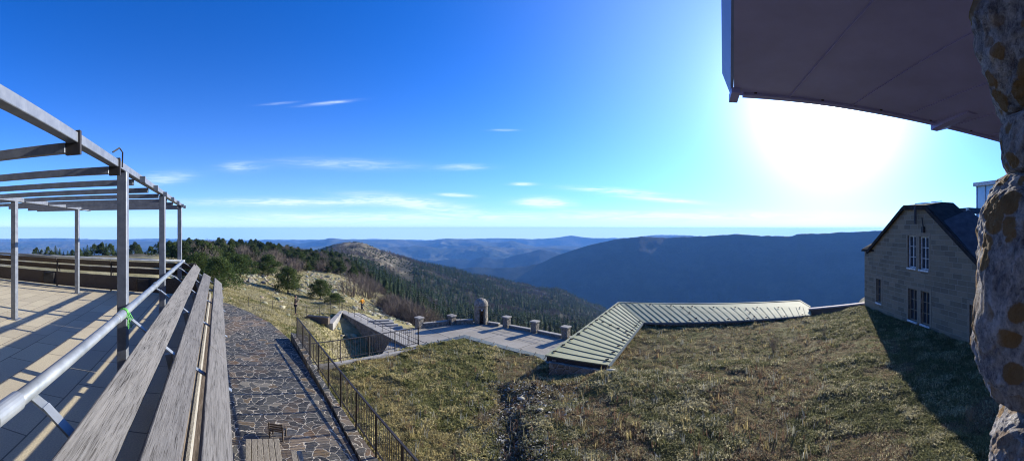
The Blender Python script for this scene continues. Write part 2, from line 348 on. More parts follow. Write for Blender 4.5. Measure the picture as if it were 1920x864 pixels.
woods = np.clip((PXG - 335) / 15, 0, 1) * np.clip((RG - np.interp(PXG, [340, 400, 440, 520, 600, 660, 720], [36, 44, 60, 62, 95, 85, 60])) / 12, 0, 1) * np.clip((720 - PXG) / 20, 0, 1) * np.clip(.75 + 1.6 * fbm(XG / 9, YG / 9, 82, 3), 0, 1)
cover = cover * (1 - woods * (RG < 400))
cv3 = np.repeat(cover.ravel()[:, None], 3, 1)
tag(mesh_obj('ground', np.stack([XG.ravel(), YG.ravel(), ZG.ravel()], 1), grid_faces(NA, NR)[:, ::-1], M['terrain'], smooth=True, col=cv3), kind='structure')

def ridge(name, crest, rc, r0, r1, base, mat, seed, rough=.12, na=500, nr=90, amp=1.0, spur=1.0):
    xs = [c[0] for c in crest]; A = np.linspace(az(xs[0]), az(xs[-1]), na)
    yc = np.interp(A, [az(x) for x in xs], [c[1] for c in crest]); yc = np.convolve(np.pad(yc, 3, 'edge'), np.ones(7) / 7, 'valid')
    R = np.linspace(r0, r1, nr); AA, RR = np.meshgrid(A, R, indexing='ij')
    zc = -(yc - Y0) / F * rc
    w = 1 + fbm(A * 9, A * 0, seed, 3) * .25 * amp
    rcv = (rc * (1 + (w - 1) * .5))[:, None]; zc = (-(yc - Y0) / F)[:, None] * rcv
    t = np.where(RR < rcv, (RR - r0) / (rcv - r0), (r1 - RR) / (r1 - rcv)); t = np.clip(t, 0, 1)
    X, Y = RR * np.sin(AA), RR * np.cos(AA); L = rc * rough
    rn = 1 - np.abs(fbm(X / L, Y / L, seed + 9, 6) * 2.6)
    shape = t ** .85
    Z = base + (zc - base) * shape + (rn - .75) * (zc - base) * .75 * spur * np.clip((1 - t) * 4, 0, 1) * np.clip(t * 4, 0, 1) * .45
    Z = Z + fbm(X / (L * .12), Y / (L * .12), seed + 4, 4) * rc * .0022
    return tag(mesh_obj(name, np.stack([X.ravel(), Y.ravel(), Z.ravel()], 1), grid_faces(na, nr)[:, ::-1], mat, smooth=True), kind='structure')
VB = -690
ridge('mountain_ridge', [(760, 560), (800, 528), (850, 506), (890, 500), (930, 503), (980, 500), (1015, 493), (1040, 480), (1060, 473), (1100, 460), (1150, 449), (1200, 443), (1250, 445), (1300, 443), (1340, 441), (1385, 438), (1420, 441), (1480, 443), (1500, 438), (1540, 437), (1580, 435), (1640, 432), (1700, 430), (2200, 430)],
      3300, 2150, 5000, VB, M['ridge'], 21, .16, 700, 120, .35, .10)
ridge('mountain_ridge', [(690, 500), (760, 497), (815, 489), (850, 485), (880, 488), (905, 481), (930, 487), (960, 480), (990, 473), (1015, 467), (1045, 475), (1090, 484), (1150, 490)], 4900, 3600, 6300, VB, M['ridge'], 31, .14, 360, 70, .3, .9)
ridge('foothills', [(-700, 458), (-100, 456), (0, 454), (60, 452), (150, 452), (230, 451), (300, 453), (345, 455), (400, 462), (440, 461), (490, 457), (520, 452), (560, 457), (590, 452), (622, 446), (650, 449), (700, 451), (750, 449), (790, 453), (830, 447), (880, 448), (930, 455), (960, 451), (1000, 462), (1040, 460), (1080, 462), (1150, 470)],
      7600, 5000, 9300, VB, M['hills'], 41, .13, 900, 110, .5, 1.5)
ridge('foothills', [(-700, 470), (0, 466), (120, 462), (240, 466), (380, 463), (500, 468), (650, 458), (720, 463), (780, 460), (840, 466), (900, 459), (960, 466), (1030, 464), (1100, 470)], 5900, 4600, 7400, VB, M['hills'], 43, .12, 700, 80, .5, 1.5)
ridge('far_hills', [(-700, 449), (0, 448), (100, 446), (200, 449), (300, 447), (420, 450), (560, 449), (700, 448), (820, 450), (930, 446), (1000, 448), (1040, 446), (1072, 441), (1105, 446), (1180, 446), (1225, 440), (1290, 441), (1340, 445), (1500, 444), (2200, 444)],
      10300, 9000, 12300, VB, M['hills'], 51, .12, 900, 60, .3, 1.2)
mb = MB(); mb.lathe([(1, VB - 5), (1500, VB - 5), (6000, VB - 5), (9000, VB - 6), (12500, VB - 7)], (0, 0), 180); mb.build('plain', M['plain'])
tag(bpy.data.objects['plain'], kind='structure')

# ------------------------------------------------------------------ path, border
ZP = -5.6
FA, FB = P(557, 637, -5.42), P(702, 856, -5.6); fd = (FB - FA).normalized()
pathpts = [P(395, 566, ZP), P(425, 568, ZP), P(470, 586, ZP), P(507, 605, ZP), P(543, 636, ZP), P(575, 690, ZP), P(612, 752, ZP), P(672, 864, ZP)]
pp = [(p.x, p.y) for p in pathpts]; e = P(672, 864, ZP) + (P(672, 864, ZP) - P(600, 735, ZP)).normalized() * 5.5
# near end runs on under the camera
pp += [(e.x, e.y), tuple(T(-3.0, .2, 0).xy), tuple(T(4, .2, 0).xy)]
mb = MB(); n = len(pp); mb.add([(x, y, ZP) for x, y in pp], [tuple(range(n))[::-1]]); o = mb.build('path', M['flag']); tag(o, kind='structure')
if o.data.polygons[0].normal.z < 0: o.data.flip_normals()
t = thing('stone_border', 'raised rough stone kerb between flagstone path and iron fence', 'kerb', tuple(P(600, 735, ZP)))
L1 = [P(545, 634, ZP), P(578, 688, ZP), P(615, 750, ZP), P(676, 864, ZP)]; L1.append(L1[-1] + (L1[-1] - L1[-2]).normalized() * 5.5)
L2 = [FA + Vector((.3, .5, 0)), FA + fd * 3.0, FA + fd * 6.0, FB, FB + fd * 5]
tops = [-5.3, -5.46, -5.54, -5.55, -5.55]
mb = MB()
for i in range(4):
    a, b, c, d = L1[i], L1[i + 1], L2[i + 1], L2[i]
    A = [Vector((v.x, v.y, -5.9)) for v in (a, b, c, d)]; B = [Vector((a.x, a.y, tops[i])), Vector((b.x, b.y, tops[i + 1])), Vector((c.x, c.y, tops[i + 1])), Vector((d.x, d.y, tops[i]))]
    mb.hexa(A, B)
mb.build('rubble_fill', M['border'], t)
mb = MB()
for i in range(0):
    a, b = L1[i], L1[i + 1]; nn = max(2, int((b - a).length / .55))
    for k in range(nn):
        u0, u1 = k / nn + .012, (k + 1) / nn - .012; q0 = a.lerp(b, u0); q1 = a.lerp(b, u1); zz = tops[i] + (tops[i + 1] - tops[i]) * u0 + random.uniform(.02, .05)
        r = (b - a).cross(Vector((0, 0, 1))).normalized() * random.uniform(.18, .26) * -1
        if r.dot(L2[i] - a) < 0: r = -r
        off = r.normalized() * random.uniform(-.05, .02)
        A = [q0 + off, q1 + off, q1 + r, q0 + r]
        mb.hexa([Vector((v.x, v.y, -5.9)) for v in A], [Vector((v.x, v.y, zz + random.uniform(-.015, .015))) for v in A])

# ------------------------------------------------------------------ lawn
EDGE = [(540, 700, -6.2), (585, 686, -6.3), (625, 681, -6.4), (785, 650, -6.4), (870, 634, -6.4), (1010, 670, -6.4), (1030, 686, -6.35), (1080, 695, -6.3), (1140, 690, -6.15), (1160, 662, -6.15), (1205, 606, -6.1), (1520, 592, -5.9), (1622, 573, -5.0), (1730, 606, -5.0), (1838, 652, -5.0), (1960, 760, -5.0)]
LA = np.linspace(az(540), az(1960), 620); ex = [az(e_[0]) for e_ in EDGE]
_ze = np.interp(LA, ex, [e_[2] for e_ in EDGE]); _re = np.interp(LA, ex, [-e_[2] / ((e_[1] - Y0) / F) for e_ in EDGE])
NLR = 260
def lawn_z(a, r, re, ze):
    px = a * F + X0
    zn = np.interp(px, [560, 900, 1000, 1500, 1700], [-5.75, -5.78, -5.38, -5.4, -5.1])
    t = np.clip((r - 8) / (re - 8), 0, 1); t = t * t * (3 - 2 * t)
    z = zn + (ze - zn) * t
    bank = np.interp(px, [1090, 1180, 1400, 1480], [0, 1, 1, 0])      # low bank in the right-hand lawn
    b = 1 / (1 + np.exp(-(r - 15.8 - .8 * np.sin(px / 70)) * 2.2)); zb = zn + (ze - .12 - zn) * b
    z = z * (1 - bank) + zb * bank
    gul = np.exp(-((px - 985 + (r - 9) * 3.0 + 25) / 26) ** 2) * np.clip((15.5 - r) / 3, 0, 1)
    x, y = r * np.sin(a), r * np.cos(a)
    return z - .2 * gul + fbm(x / 1.6, y / 1.6, 61, 3) * .22 + fbm(x / .35, y / .35, 67, 3) * .13
tt = np.linspace(0, 1, NLR)
RRL = 5.5 * (_re[:, None] / 5.5) ** tt[None, :]; AAL = LA[:, None] * np.ones((1, NLR))
ZL = lawn_z(AAL, RRL, _re[:, None], _ze[:, None]); XL, YL = RRL * np.sin(AAL), RRL * np.cos(AAL)
def right_of_fence(x, y, off=0.0): return (x - FA.x) * fd.y - (y - FA.y) * fd.x
sgn = 1 if right_of_fence(10, 10) > 0 else -1
FL = grid_faces(620, NLR)[:, ::-1]; cx, cy = XL.ravel()[FL].mean(1), YL.ravel()[FL].mean(1)
FL = FL[sgn * right_of_fence(cx, cy) > -.1]
tag(mesh_obj('lawn', np.stack([XL.ravel(), YL.ravel(), ZL.ravel()], 1), FL, M['turf'], smooth=True), kind='structure')

def grass_mesh(name, pts, hgt, cols, nb, label, wid=.010, lean=.9, group=None):
    "pts (n,3), hgt (n,), cols (n,3): tufts of nb bent blades"
    n = len(pts); N = n * nb
    base = np.repeat(pts, nb, 0) + np.c_[rng.normal(0, .05, N), rng.normal(0, .05, N), np.full(N, -.01)]
    h = np.repeat(hgt, nb) * rng.uniform(.55, 1.25, N); th = rng.uniform(0, 2 * PI, N); ln = rng.uniform(.1, 1, N) * lean
    d = np.c_[np.cos(th), np.sin(th), np.zeros(N)]; s = np.c_[-np.sin(th), np.cos(th), np.zeros(N)] * (wid * rng.uniform(.6, 1.4, N) * np.repeat(hgt / .12, nb) ** .5)[:, None]
    mid = base + d * (h * ln * .35)[:, None] + np.c_[np.zeros((N, 2)), h * .65]
    tip = base + d * (h * ln)[:, None] + np.c_[np.zeros((N, 2)), h * (1.0 - .45 * ln)]
    V = np.stack([base - s, base + s, mid + s * .7, mid - s * .7, tip], 1).reshape(-1, 3)
    i = np.arange(N)[:, None] * 5
    Fc = np.concatenate([i + np.array([[0, 1, 2]]), i + np.array([[0, 2, 3]]), i + np.array([[3, 2, 4]])])
    C = np.repeat(np.repeat(cols, nb, 0) * rng.uniform(.6, 1.4, (N, 1)), 5, 0)
    o = mesh_obj(name, V, Fc, M['blade'], col=C); return tag(o, label, 'grass', group, 'stuff')
def pick(pal, n): 
    pal = np.array(pal); return pal[rng.integers(0, len(pal), n)]
STRAW, OLIVE, GREEN, RUST, GREY = (.50, .40, .19), (.21, .19, .075), (.14, .155, .05), (.25, .16, .09), (.34, .33, .28)
n = 72000; u = rng.uniform(0, 1, n); a = rng.uniform(az(545), az(1940), n)
re = np.interp(a, LA, _re); ze = np.interp(a, LA, _ze); r = 7.3 + (re - .15 - 7.3) * u ** 1.15
x, y = r * np.sin(a), r * np.cos(a); k = sgn * right_of_fence(x, y) > .15; a, r, re, ze, x, y = (q[k] for q in (a, r, re, ze, x, y)); px = a * F + X0
z = lawn_z(a, r, re, ze)
clump = fbm(x / .4, y / .4, 71, 3); big = fbm(x / 2.2, y / 2.2, 73, 4); mid_ = fbm(x / .9, y / .9, 75, 3); rnd = rng.uniform(0, 1, len(px))
left = px < 930
palL = [(.60, .49, .24), (.40, .35, .15), (.22, .215, .08), (.44, .35, .16)]; palR = [(.52, .45, .27), (.32, .28, .14), (.20, .195, .085), (.31, .215, .13)]
q = clump + .45 * (rnd - .5) + .6 * mid_; kind_ = np.digitize(q, [-.16, 0.02, .2]); kind_ = 3 - kind_
idx_ = np.array([0, 1, 2, 2])[np.clip(kind_, 0, 3)]; idx_ = np.where((big > .10) & (rnd < .7), 3, idx_); idx_ = np.where((big < -.12) & (rnd < .6), 2, idx_)
col = np.where(left[:, None], np.array(palL)[idx_], np.array(palR)[idx_])
gx = np.exp(-((px - 960) / 45) ** 2) * (r < 15); col = np.where((rng.uniform(0, 1, len(px)) < gx * .5)[:, None], np.where((rng.uniform(0, 1, len(px)) < .5)[:, None], GREY, (.08, .075, .06)), col)
strip = (px > 1170) & (px < 1520) & (r > 15.5) & (rng.uniform(0, 1, len(px)) < .6); col = np.where(strip[:, None], (.34, .26, .15), col)
h = (.07 + .12 * np.clip(clump + mid_ + .3, 0, .8)) * np.where(left, 1.25, .95) * np.where(big > .1, .6, 1) * np.where(strip, .7, 1)
grass_mesh('grass', np.c_[x, y, z], h, col, 7, 'tufted dry green and straw grass covering the sloping lawn', .013, 1.2)
# taller dead stems
n = 800; a = rng.uniform(az(640), az(1560), n); re = np.interp(a, LA, _re); ze = np.interp(a, LA, _ze); r = 8.5 + (re - 9) * rng.uniform(0, 1, n)
grass_mesh('dead_stalks', np.c_[r * np.sin(a), r * np.cos(a), lawn_z(a, r, re, ze)], rng.uniform(.18, .38, n), pick([STRAW, GREY, (.2, .12, .08)], n), 6, 'scattered taller dead stalks standing out of the lawn', .006, .7)
# dry stalk clumps
def stalk_plant(px, py, h, label, seed, nb=26):
    rr = random.Random(seed); a = az(px); 
    r_ = 5.9 / ((py - Y0) / F); re_ = np.interp(a, LA, _re); ze_ = np.interp(a, LA, _ze); zz = float(lawn_z(np.array(a), np.array(r_), re_, ze_)); b = Q(px, r_, zz)
    mb = MB()
    for i in range(nb):
        th = rr.uniform(0, 2 * PI); l = h * rr.uniform(.5, 1); sp = rr.uniform(.1, .6) * h; tip = b + Vector((math.cos(th) * sp, math.sin(th) * sp, l)); md = b.lerp(tip, .5) + Vector((0, 0, l * .12))
        mb.tube([b, md, tip], [.006, .004, .002], 3)
        for _ in range(3):
            q = md.lerp(tip, rr.random()); mb.tube([q, q + Vector((rr.uniform(-.09, .09), rr.uniform(-.09, .09), rr.uniform(.03, .12)))], [.003, .0015], 3)
    o = mb.build('dead_weed', MW); o.location = b; o.data.transform(Matrix.Translation(-b)); tag(o, label, 'weed')
MW = m_flat('dry_stalk', (.30, .24, .16), .9)
stalk_plant(1450, 668, .9, 'tall bare brown weed standing in the middle of the right lawn', 1, 34)
stalk_plant(990, 700, .7, 'spindly dead weed at lawn edge below the metal roof end', 2)
stalk_plant(1545, 640, .55, 'low reddish dead weed clump on lawn near right end of metal roof', 3)
stalk_plant(905, 800, .45, 'small dead weed at the gully between both lawns', 4)
stalk_plant(1820, 850, .4, 'straw coloured weed in shadow beside the granite stones', 5)

# ------------------------------------------------------------------ railings with bars
def iron_fence(pts, h, label, npost, nbar, mesh_bars=True, posth=None, rail2=True):
    t = thing('iron_fence', label, 'fence', tuple(pts[0]))
    seg = [(pts[i + 1] - pts[i]).length for i in range(len(pts) - 1)]; tot = sum(seg)
    def at(u):
        d = u * tot
        for i, s_ in enumerate(seg):
            if d <= s_ or i == len(seg) - 1: return pts[i].lerp(pts[i + 1], d / s_)
            d -= s_
    up = Vector((0, 0, h))
    mb = MB()
    for i in range(len(pts) - 1): mb.bar(pts[i] + up, pts[i + 1] + up, .05, .035)
    mb.build('top_rail', M['iron'], t)
    mb = MB()
    for i in range(len(pts) - 1): mb.bar(pts[i] + Vector((0, 0, .1)), pts[i + 1] + Vector((0, 0, .1)), .03, .03)
    mb.build('bottom_rail', M['iron'], t)
    for k in range(npost):
        q = at(k / (npost - 1)); MB().bar(q - Vector((0, 0, .25)), q + up * .98, .045, .045).build('post', M['iron'], t)
    mb = MB()
    for k in range(nbar):
        q = at((k + .5) / nbar); mb.bar(q + Vector((0, 0, .1)), q + up, .013, .013)
    tag(mb.build('bars', M['iron'], t), 'thin vertical bars between the posts', kind=None); return t
fe = FB + fd * 4.2
iron_fence([FA + Vector((0, 0, .1)), FA.lerp(FB, .5) + Vector((0, 0, .1)), FB + Vector((0, 0, .1)), fe + Vector((0, 0, .1))], 1.0, 'long dark iron bar fence along right side of the flagstone path', 11, 120)
a_, b_ = P(580, 684, -6.3), P(785, 646, -6.4)
iron_fence([a_, a_.lerp(b_, .5), b_], .98, 'shorter iron bar fence crossing from the path fence to the lower terrace', 5, 46)
MB().hexa([P(578, 690, -6.3) - Vector((0, 0, 4.5)), P(795, 650, -6.4) - Vector((0, 0, 4.5)), P(795, 650, -6.4) - Vector((0, 0, 4.5)) + Vector((0, .35, 0)), P(578, 690, -6.3) + Vector((-.1, .35, -4.5))],
          [P(578, 690, -6.25), P(795, 650, -6.33), P(795, 650, -6.33) + Vector((0, .35, 0)), P(578, 690, -6.25) + Vector((-.1, .35, 0))]).build('retaining_wall', M['conc'])
tag(bpy.data.objects['retaining_wall'], 'pale concrete coping wall carrying the shorter iron fence', 'wall')

# lawn edge wall + flashing
ew = [P(795, 650, -6.4), P(870, 634, -6.4), P(1012, 671, -6.4), P(1032, 690, -6.4)]
t = thing('roof_edge', 'blue grey metal flashing with hooks round the tip of the left lawn', 'roof edge', tuple(ew[1]))
mb = MB(); hk = []
def outward(a, b):
    r = (b - a).cross(Vector((0, 0, 1))).normalized(); m = (a + b) / 2
    return r if r.dot(m) > 0 else -r
offs = [outward(ew[0], ew[1]), (outward(ew[0], ew[1]) + outward(ew[1], ew[2])) , outward(ew[1], ew[2]), outward(ew[1], ew[2])]
W_ = .62
for i in range(3):
    a, b = ew[i], ew[i + 1]; oa, ob = offs[i] * W_, offs[i + 1] * W_
    mb.slab([a + Vector((0, 0, .03)), b + Vector((0, 0, .03)), b + ob + Vector((0, 0, -.06)), a + oa + Vector((0, 0, -.06))], .05)
    for k in range(int((b - a).length / .9) + 1):
        u = (k + .5) / (int((b - a).length / .9) + 1); hk.append((a.lerp(b, u), oa.lerp(ob, u)))
mb.build('flashing', M['flash'], t)
for q, o_ in hk:
    MB().tube([q + o_ * .3 + Vector((0, 0, .02)), q + o_ * .55 + Vector((0, 0, .10)), q + o_ * .8 + Vector((0, 0, .03))], .018, 6).build('hook', M['iron'], t)
mb = MB()
for i in range(3):
    a, b = ew[i] + offs[i] * .35, ew[i + 1] + offs[i + 1] * .35
    mb.hexa([Vector((v.x, v.y, -9.3)) for v in (a, b, ew[i + 1], ew[i])], [Vector((v.x, v.y, -6.55)) for v in (a, b, ew[i + 1], ew[i])])
tag(mb.build('retaining_wall', M['rubble']), 'rubble stone wall under the grassy roof tip facing the lower terrace', 'wall')

# ------------------------------------------------------------------ lower terrace
ZT = -8.7
poly = [P(700, 690, ZT), P(735, 634, ZT), P(760, 619, ZT), P(800, 611.5, ZT), P(860, 605.5, ZT), P(905, 602, ZT), P(950, 610, ZT), P(1000, 620, ZT), P(1062, 634, ZT), P(1110, 648, ZT), P(1150, 720, ZT), P(1000, 760, ZT), P(800, 760, ZT)]
MB().prism([(p.x, p.y) for p in poly], ZT - 1.2, ZT).build('terrace', M['plaza']); tag(bpy.data.objects['terrace'], kind='structure')
PIL = [(786, 615, .98, 'stone pillar nearest the iron bar fence on the lower terrace'), (847, 608, .86, 'shaded stone pillar left of the domed turret'), (950, 613, .95, 'stone pillar just right of the domed turret'),
       (1003, 623, .98, 'middle stone pillar of the three right of the turret'), (1061, 635, 1.0, 'stone pillar next to the metal roof corner')]
PP = []
for px_, py_, h_, lb in PIL:
    c = P(px_, py_, ZT); PP.append((c, h_)); t = thing('stone_pillar', lb, 'pillar', tuple(c), math.radians(-38), 'stone pillars of the terrace parapet')
    BASE[t.name] = Vector((0, 0, 0)); t.location = c; s_ = .27
    MB().box(-s_, s_, -s_, s_, -.3, h_ - .12).build('shaft', M['rubble'], t, bevel=.02)
    MB().box(-s_ - .07, s_ + .07, -s_ - .07, s_ + .07, h_ - .12, h_).build('cap', M['conc'], t, bevel=.02)
def parapet(a, b, label, w=.3, h=.26):
    t = thing('parapet', label, 'low wall', tuple(a)); d = (b - a).normalized(); r = d.cross(Vector((0, 0, 1))) * w / 2
    A = [a - r, b - r, b + r, a + r]
    MB().hexa([v - Vector((0, 0, .4)) for v in A], [v + Vector((0, 0, h - .07)) for v in A]).build('wall_base', M['rubble'], t)
    r2 = r * 1.2; A = [a - r2, b - r2, b + r2, a + r2]
    MB().hexa([v + Vector((0, 0, h - .07)) for v in A], [v + Vector((0, 0, h)) for v in A]).build('coping', M['conc'], t, bevel=.01)
def along(a, b, k): d = (b - a).normalized(); return a + d * k, b - d * k
tur = P(902, 606, ZT)
for (a, b, lb) in [(tur, PP[2][0], 'low pale parapet between turret and first pillar'), (PP[2][0], PP[3][0], 'low pale parapet between the first two pillars right of the turret'), (PP[3][0], PP[4][0], 'low pale parapet running up to the pillar by the metal roof')]:
    a, b = along(a, b, .36 if a is not tur else .75); parapet(a, b, lb)
parapet(PP[4][0] + (PP[4][0] - PP[3][0]).normalized() * .36, PP[4][0] + (PP[4][0] - PP[3][0]) * 1.0, 'low parapet disappearing behind the metal roof')
a, b = along(PP[0][0], PP[1][0], .36); parapet(a, b, 'shaded parapet between the two pillars left of the turret', .3, .42)
a, b = along(PP[1][0], tur, .36); b = tur - (tur - PP[1][0]).normalized() * .75; parapet(a, b, 'shaded parapet between left pillar and turret', .3, .42)
def wire_rail(a, b, label, hs=(.55, .9), npost=4, mat='iron', r=.012, group=None):
    t = thing('wire_railing', label, 'railing', tuple(a), group=group)
    for i, hh in enumerate(hs): MB().tube([a + Vector((0, 0, hh)), b + Vector((0, 0, hh))], r, 5).build('rail', M[mat], t)
    for k in range(npost):
        q = a.lerp(b, k / (npost - 1)); MB().tube([q - Vector((0, 0, .1)), q + Vector((0, 0, max(hs)))], r * 1.5, 5).build('post', M[mat], t)
for (i, j, lb) in [(2, 3, 'thin dark wire railing left of the middle parapet pillar'), (3, 4, 'thin dark wire railing right of the middle parapet pillar')]:
    wire_rail(PP[i][0] + Vector((0, .05, .2)), PP[j][0] + Vector((0, .05, .2)), lb, (.35, .62), 3)
wire_rail(tur + Vector((.7, 0, .2)), PP[2][0] + Vector((0, 0, .2)), 'thin wire railing between turret and first pillar', (.5, .72), 2)
wire_rail(PP[4][0] + Vector((0, .05, .2)), PP[4][0] + (PP[4][0] - PP[3][0]) + Vector((0, 0, .2)), 'thin wire railing between last pillar and metal roof', (.35, .62), 2)
wire_rail(PP[0][0] + Vector((0, .05, .2)), tur + Vector((-.7, .05, .2)), 'thin wire railing on shaded parapet left of the turret', (.5, .72), 5)

# turret
t = thing('turret', 'round stone lookout turret with domed cap and open doorway', 'turret', tuple(tur))
R_ = .63; Hb = 1.62
da = math.atan2(-tur.x, -tur.y); half = .38; nseg = 40
def ring_pt(a, r, z): return Vector((tur.x + r * math.sin(a), tur.y + r * math.cos(a), z))
mb = MB(); door = da - .12
segs = [door + half + (2 * PI - 2 * half) * k / nseg for k in range(nseg + 1)]
for k in range(nseg):
    a0, a1 = segs[k], segs[k + 1]
    mb.hexa([ring_pt(a0, R_ - .18, ZT - .2), ring_pt(a1, R_ - .18, ZT - .2), ring_pt(a1, R_, ZT - .2), ring_pt(a0, R_, ZT - .2)], [ring_pt(a0, R_ - .18, ZT + Hb), ring_pt(a1, R_ - .18, ZT + Hb), ring_pt(a1, R_, ZT + Hb), ring_pt(a0, R_, ZT + Hb)])
for k in range(6):
    a0, a1 = door - half + 2 * half * k / 6, door - half + 2 * half * (k + 1) / 6; zz = ZT + 1.42 
    mb.hexa([ring_pt(a0, R_ - .18, zz), ring_pt(a1, R_ - .18, zz), ring_pt(a1, R_ + .002, zz), ring_pt(a0, R_ + .002, zz)], [ring_pt(a0, R_ - .18, ZT + Hb), ring_pt(a1, R_ - .18, ZT + Hb), ring_pt(a1, R_ + .002, ZT + Hb), ring_pt(a0, R_ + .002, ZT + Hb)])
mb.build('wall', M['rubble'], t)
prof = [(.02, ZT + Hb + .02), (R_ + .03, ZT + Hb + .02), (R_ + .05, ZT + Hb + .1)] + [((R_ + .02) * math.cos(q), ZT + Hb + .12 + .6 * math.sin(q)) for q in np.linspace(0, PI / 2 - .02, 10)]
MB().lathe(prof, tur, 32).build('dome', M['rubble'], t, smooth=True)
e = ring_pt(door, R_ + .01, ZT + 1.3); MB().bar(e + Vector((0, 0, .12)), e + Vector((0, 0, -.02)), .14, .05).build('plaque', M['white'], t)

# ------------------------------------------------------------------ ramp, steps, slope fences
ra, rb = P(637, 583, -7.7), P(778, 655, -8.62)
rd = (rb - ra).normalized(); rr_ = rd.cross(Vector((0, 0, 1))).normalized(); rr_ = rr_ if rr_.x > 0 else -rr_
t = thing('ramp_wall', 'concrete ramp wall sloping down to the lower terrace, shaded side dark', 'wall', tuple(ra))
A = [ra, rb, rb + rr_ * .55, ra + rr_ * .55]
MB().hexa([Vector((v.x, v.y, -11.5)) for v in A], [v - Vector((0, 0, .08)) for v in A]).build('wall_base', M['rubble'], t)
A = [ra - rr_ * .06, rb - rr_ * .06, rb + rr_ * .62, ra + rr_ * .62]; MB().slab(A, .08).build('coping', M['conc'], t)
A = [ra + rr_ * .62, rb + rr_ * .62, rb + rr_ * 2.2, ra + rr_ * 2.2 + Vector((0, 0, -.2))]
MB().hexa([Vector((v.x, v.y, -11.5)) for v in A], [v - Vector((0, 0, .25)) for v in A]).build('ramp_surface', M['conc'], t)
t = thing('handrail', 'two bar metal handrail running down beside the ramp', 'railing', tuple(ra))
for hh in (.32, .62): MB().tube([ra + rr_ * .3 + Vector((0, 0, hh)), rb + rr_ * .3 + rd * 1.0 + Vector((0, 0, hh))], .02, 6).build('rail', M['iron'], t)
for k in range(11):
    q = ra.lerp(rb, k / 10) + rr_ * .3; MB().tube([q - Vector((0, 0, .06)), q + Vector((0, 0, .62))], .022, 6).build('post', M['iron'], t)
# small wall returning left from the ramp head
MB().hexa([Vector((v.x, v.y, -9.5)) for v in (ra, ra + rr_ * .4, P(612, 606, -7.75) + Vector((.5, .2, 0)), P(612, 606, -7.75))], [ra + Vector((0, 0, .02)), ra + rr_ * .4 + Vector((0, 0, .02)), P(612, 606, -7.75) + Vector((.5, .2, 0)), P(612, 606, -7.75)]).build('ramp_kerb', M['conc'])
tag(bpy.data.objects['ramp_kerb'], 'short pale kerb turning left from the ramp head', 'kerb')
t = thing('stone_steps', 'flight of pale stone steps beside the ramp', 'steps', tuple(P(735, 618, -8.7)))
for k in range(6):
    c = P(752 - k * 8, 622 - k * 4.5, -8.62 + k * .1); w = Vector((.75, .45, 0)); d = Vector((-.35, .62, 0)).normalized() * .2
    MB().hexa([c - w - d - Vector((0, 0, 2)), c + w - d - Vector((0, 0, 2)), c + w + d - Vector((0, 0, 2)), c - w + d - Vector((0, 0, 2))], [c - w - d, c + w - d, c + w + d, c - w + d]).build('step', M['conc'], t, bevel=.02)
g = hit(727, 612); 
t = thing('stone_block', 'dark square concrete block at top of the stone steps', 'block', tuple(g)); BASE[t.name] = Vector(); t.location = g; t.rotation_euler.z = .4
MB().box(-.42, .42, -.35, .35, -.3, .42).build('body', M['rubble'], t); MB().box(-.46, .46, -.39, .39, .42, .48).build('cap', M['conc'], t)
A = [hit(px1, py1, 30) + Vector((0, 0, .06)) for px1, py1 in ((696, 586), (742, 588), (742, 592), (694, 590))]
MB().slab(A, .3).build('footpath', M['conc']); tag(bpy.data.objects['footpath'], kind='structure')
# dark bench-like slab near person
g = P(597, 597, -7.35); t = thing('wooden_trough', 'long low dark trough lying in grass right of the standing person', 'trough', tuple(g)); BASE[t.name] = Vector(); t.location = g; t.rotation_euler.z = .12
MB().box(-1.0, .95, -.25, .25, -.35, .17).build('body', M['brown'], t); MB().box(-.93, .88, -.18, .18, .172, .19).build('soil', M['dark'], t)
t = thing('timber_kerb', 'low dark timber kerb along the slope fence left of the person', 'kerb', tuple(P(505, 591, -7)))
MB().bar(P(495, 584, -6.7), P(553, 598, -7.35), .15, .2).build('beam', M['brown'], t)
# slope post fence
pl = [(466, 580, -6.05), (489, 584, -6.35), (511, 586, -6.75), (547, 590, -7.2), (575, 595, -7.35), (599, 593, -7.5), (620, 584, -7.5), (637, 581, -7.6)]
t = thing('post_fence', 'thin post and wire fence crossing the straw coloured slope behind the person', 'fence', tuple(P(*pl[0])))
for q in pl: b = P(*q); MB().tube([b - Vector((0, 0, .2)), b + Vector((0, 0, .95))], .022, 5).build('post', M['iron'], t)
for hh in (.45, .9):
    MB().tube([P(*q) + Vector((0, 0, hh)) for q in pl], .008, 4).build('wire', M['iron'], t)
g = hit(742, 600, 30); wire_rail(P(640, 582, -7.7), P(700, 590, -8.3), 'short pale rail above the ramp head', (.4, .8), 4)

# ------------------------------------------------------------------ gallery with metal roof
ZR, ZE = -5.5, -5.95
R1, R0, R2 = P(1160, 567, ZR), P(1025, 667, ZR), P(1500, 563.5, ZR)
E1, E0, E2 = P(1205, 604, ZE), P(1140, 685, ZE), P(1521, 590, -5.78)
R3 = P(1519, 575, -5.62)
t = thing('gallery', 'long low gallery with green grey standing seam metal roof bent at a corner', 'building', tuple(E1))
rf = MB(); rf.slab([R0, E0, E1, R1], .07).slab([R1, E1, E2, R3], .07); rf.add([R1, R3, R2], [(0, 1, 2)])
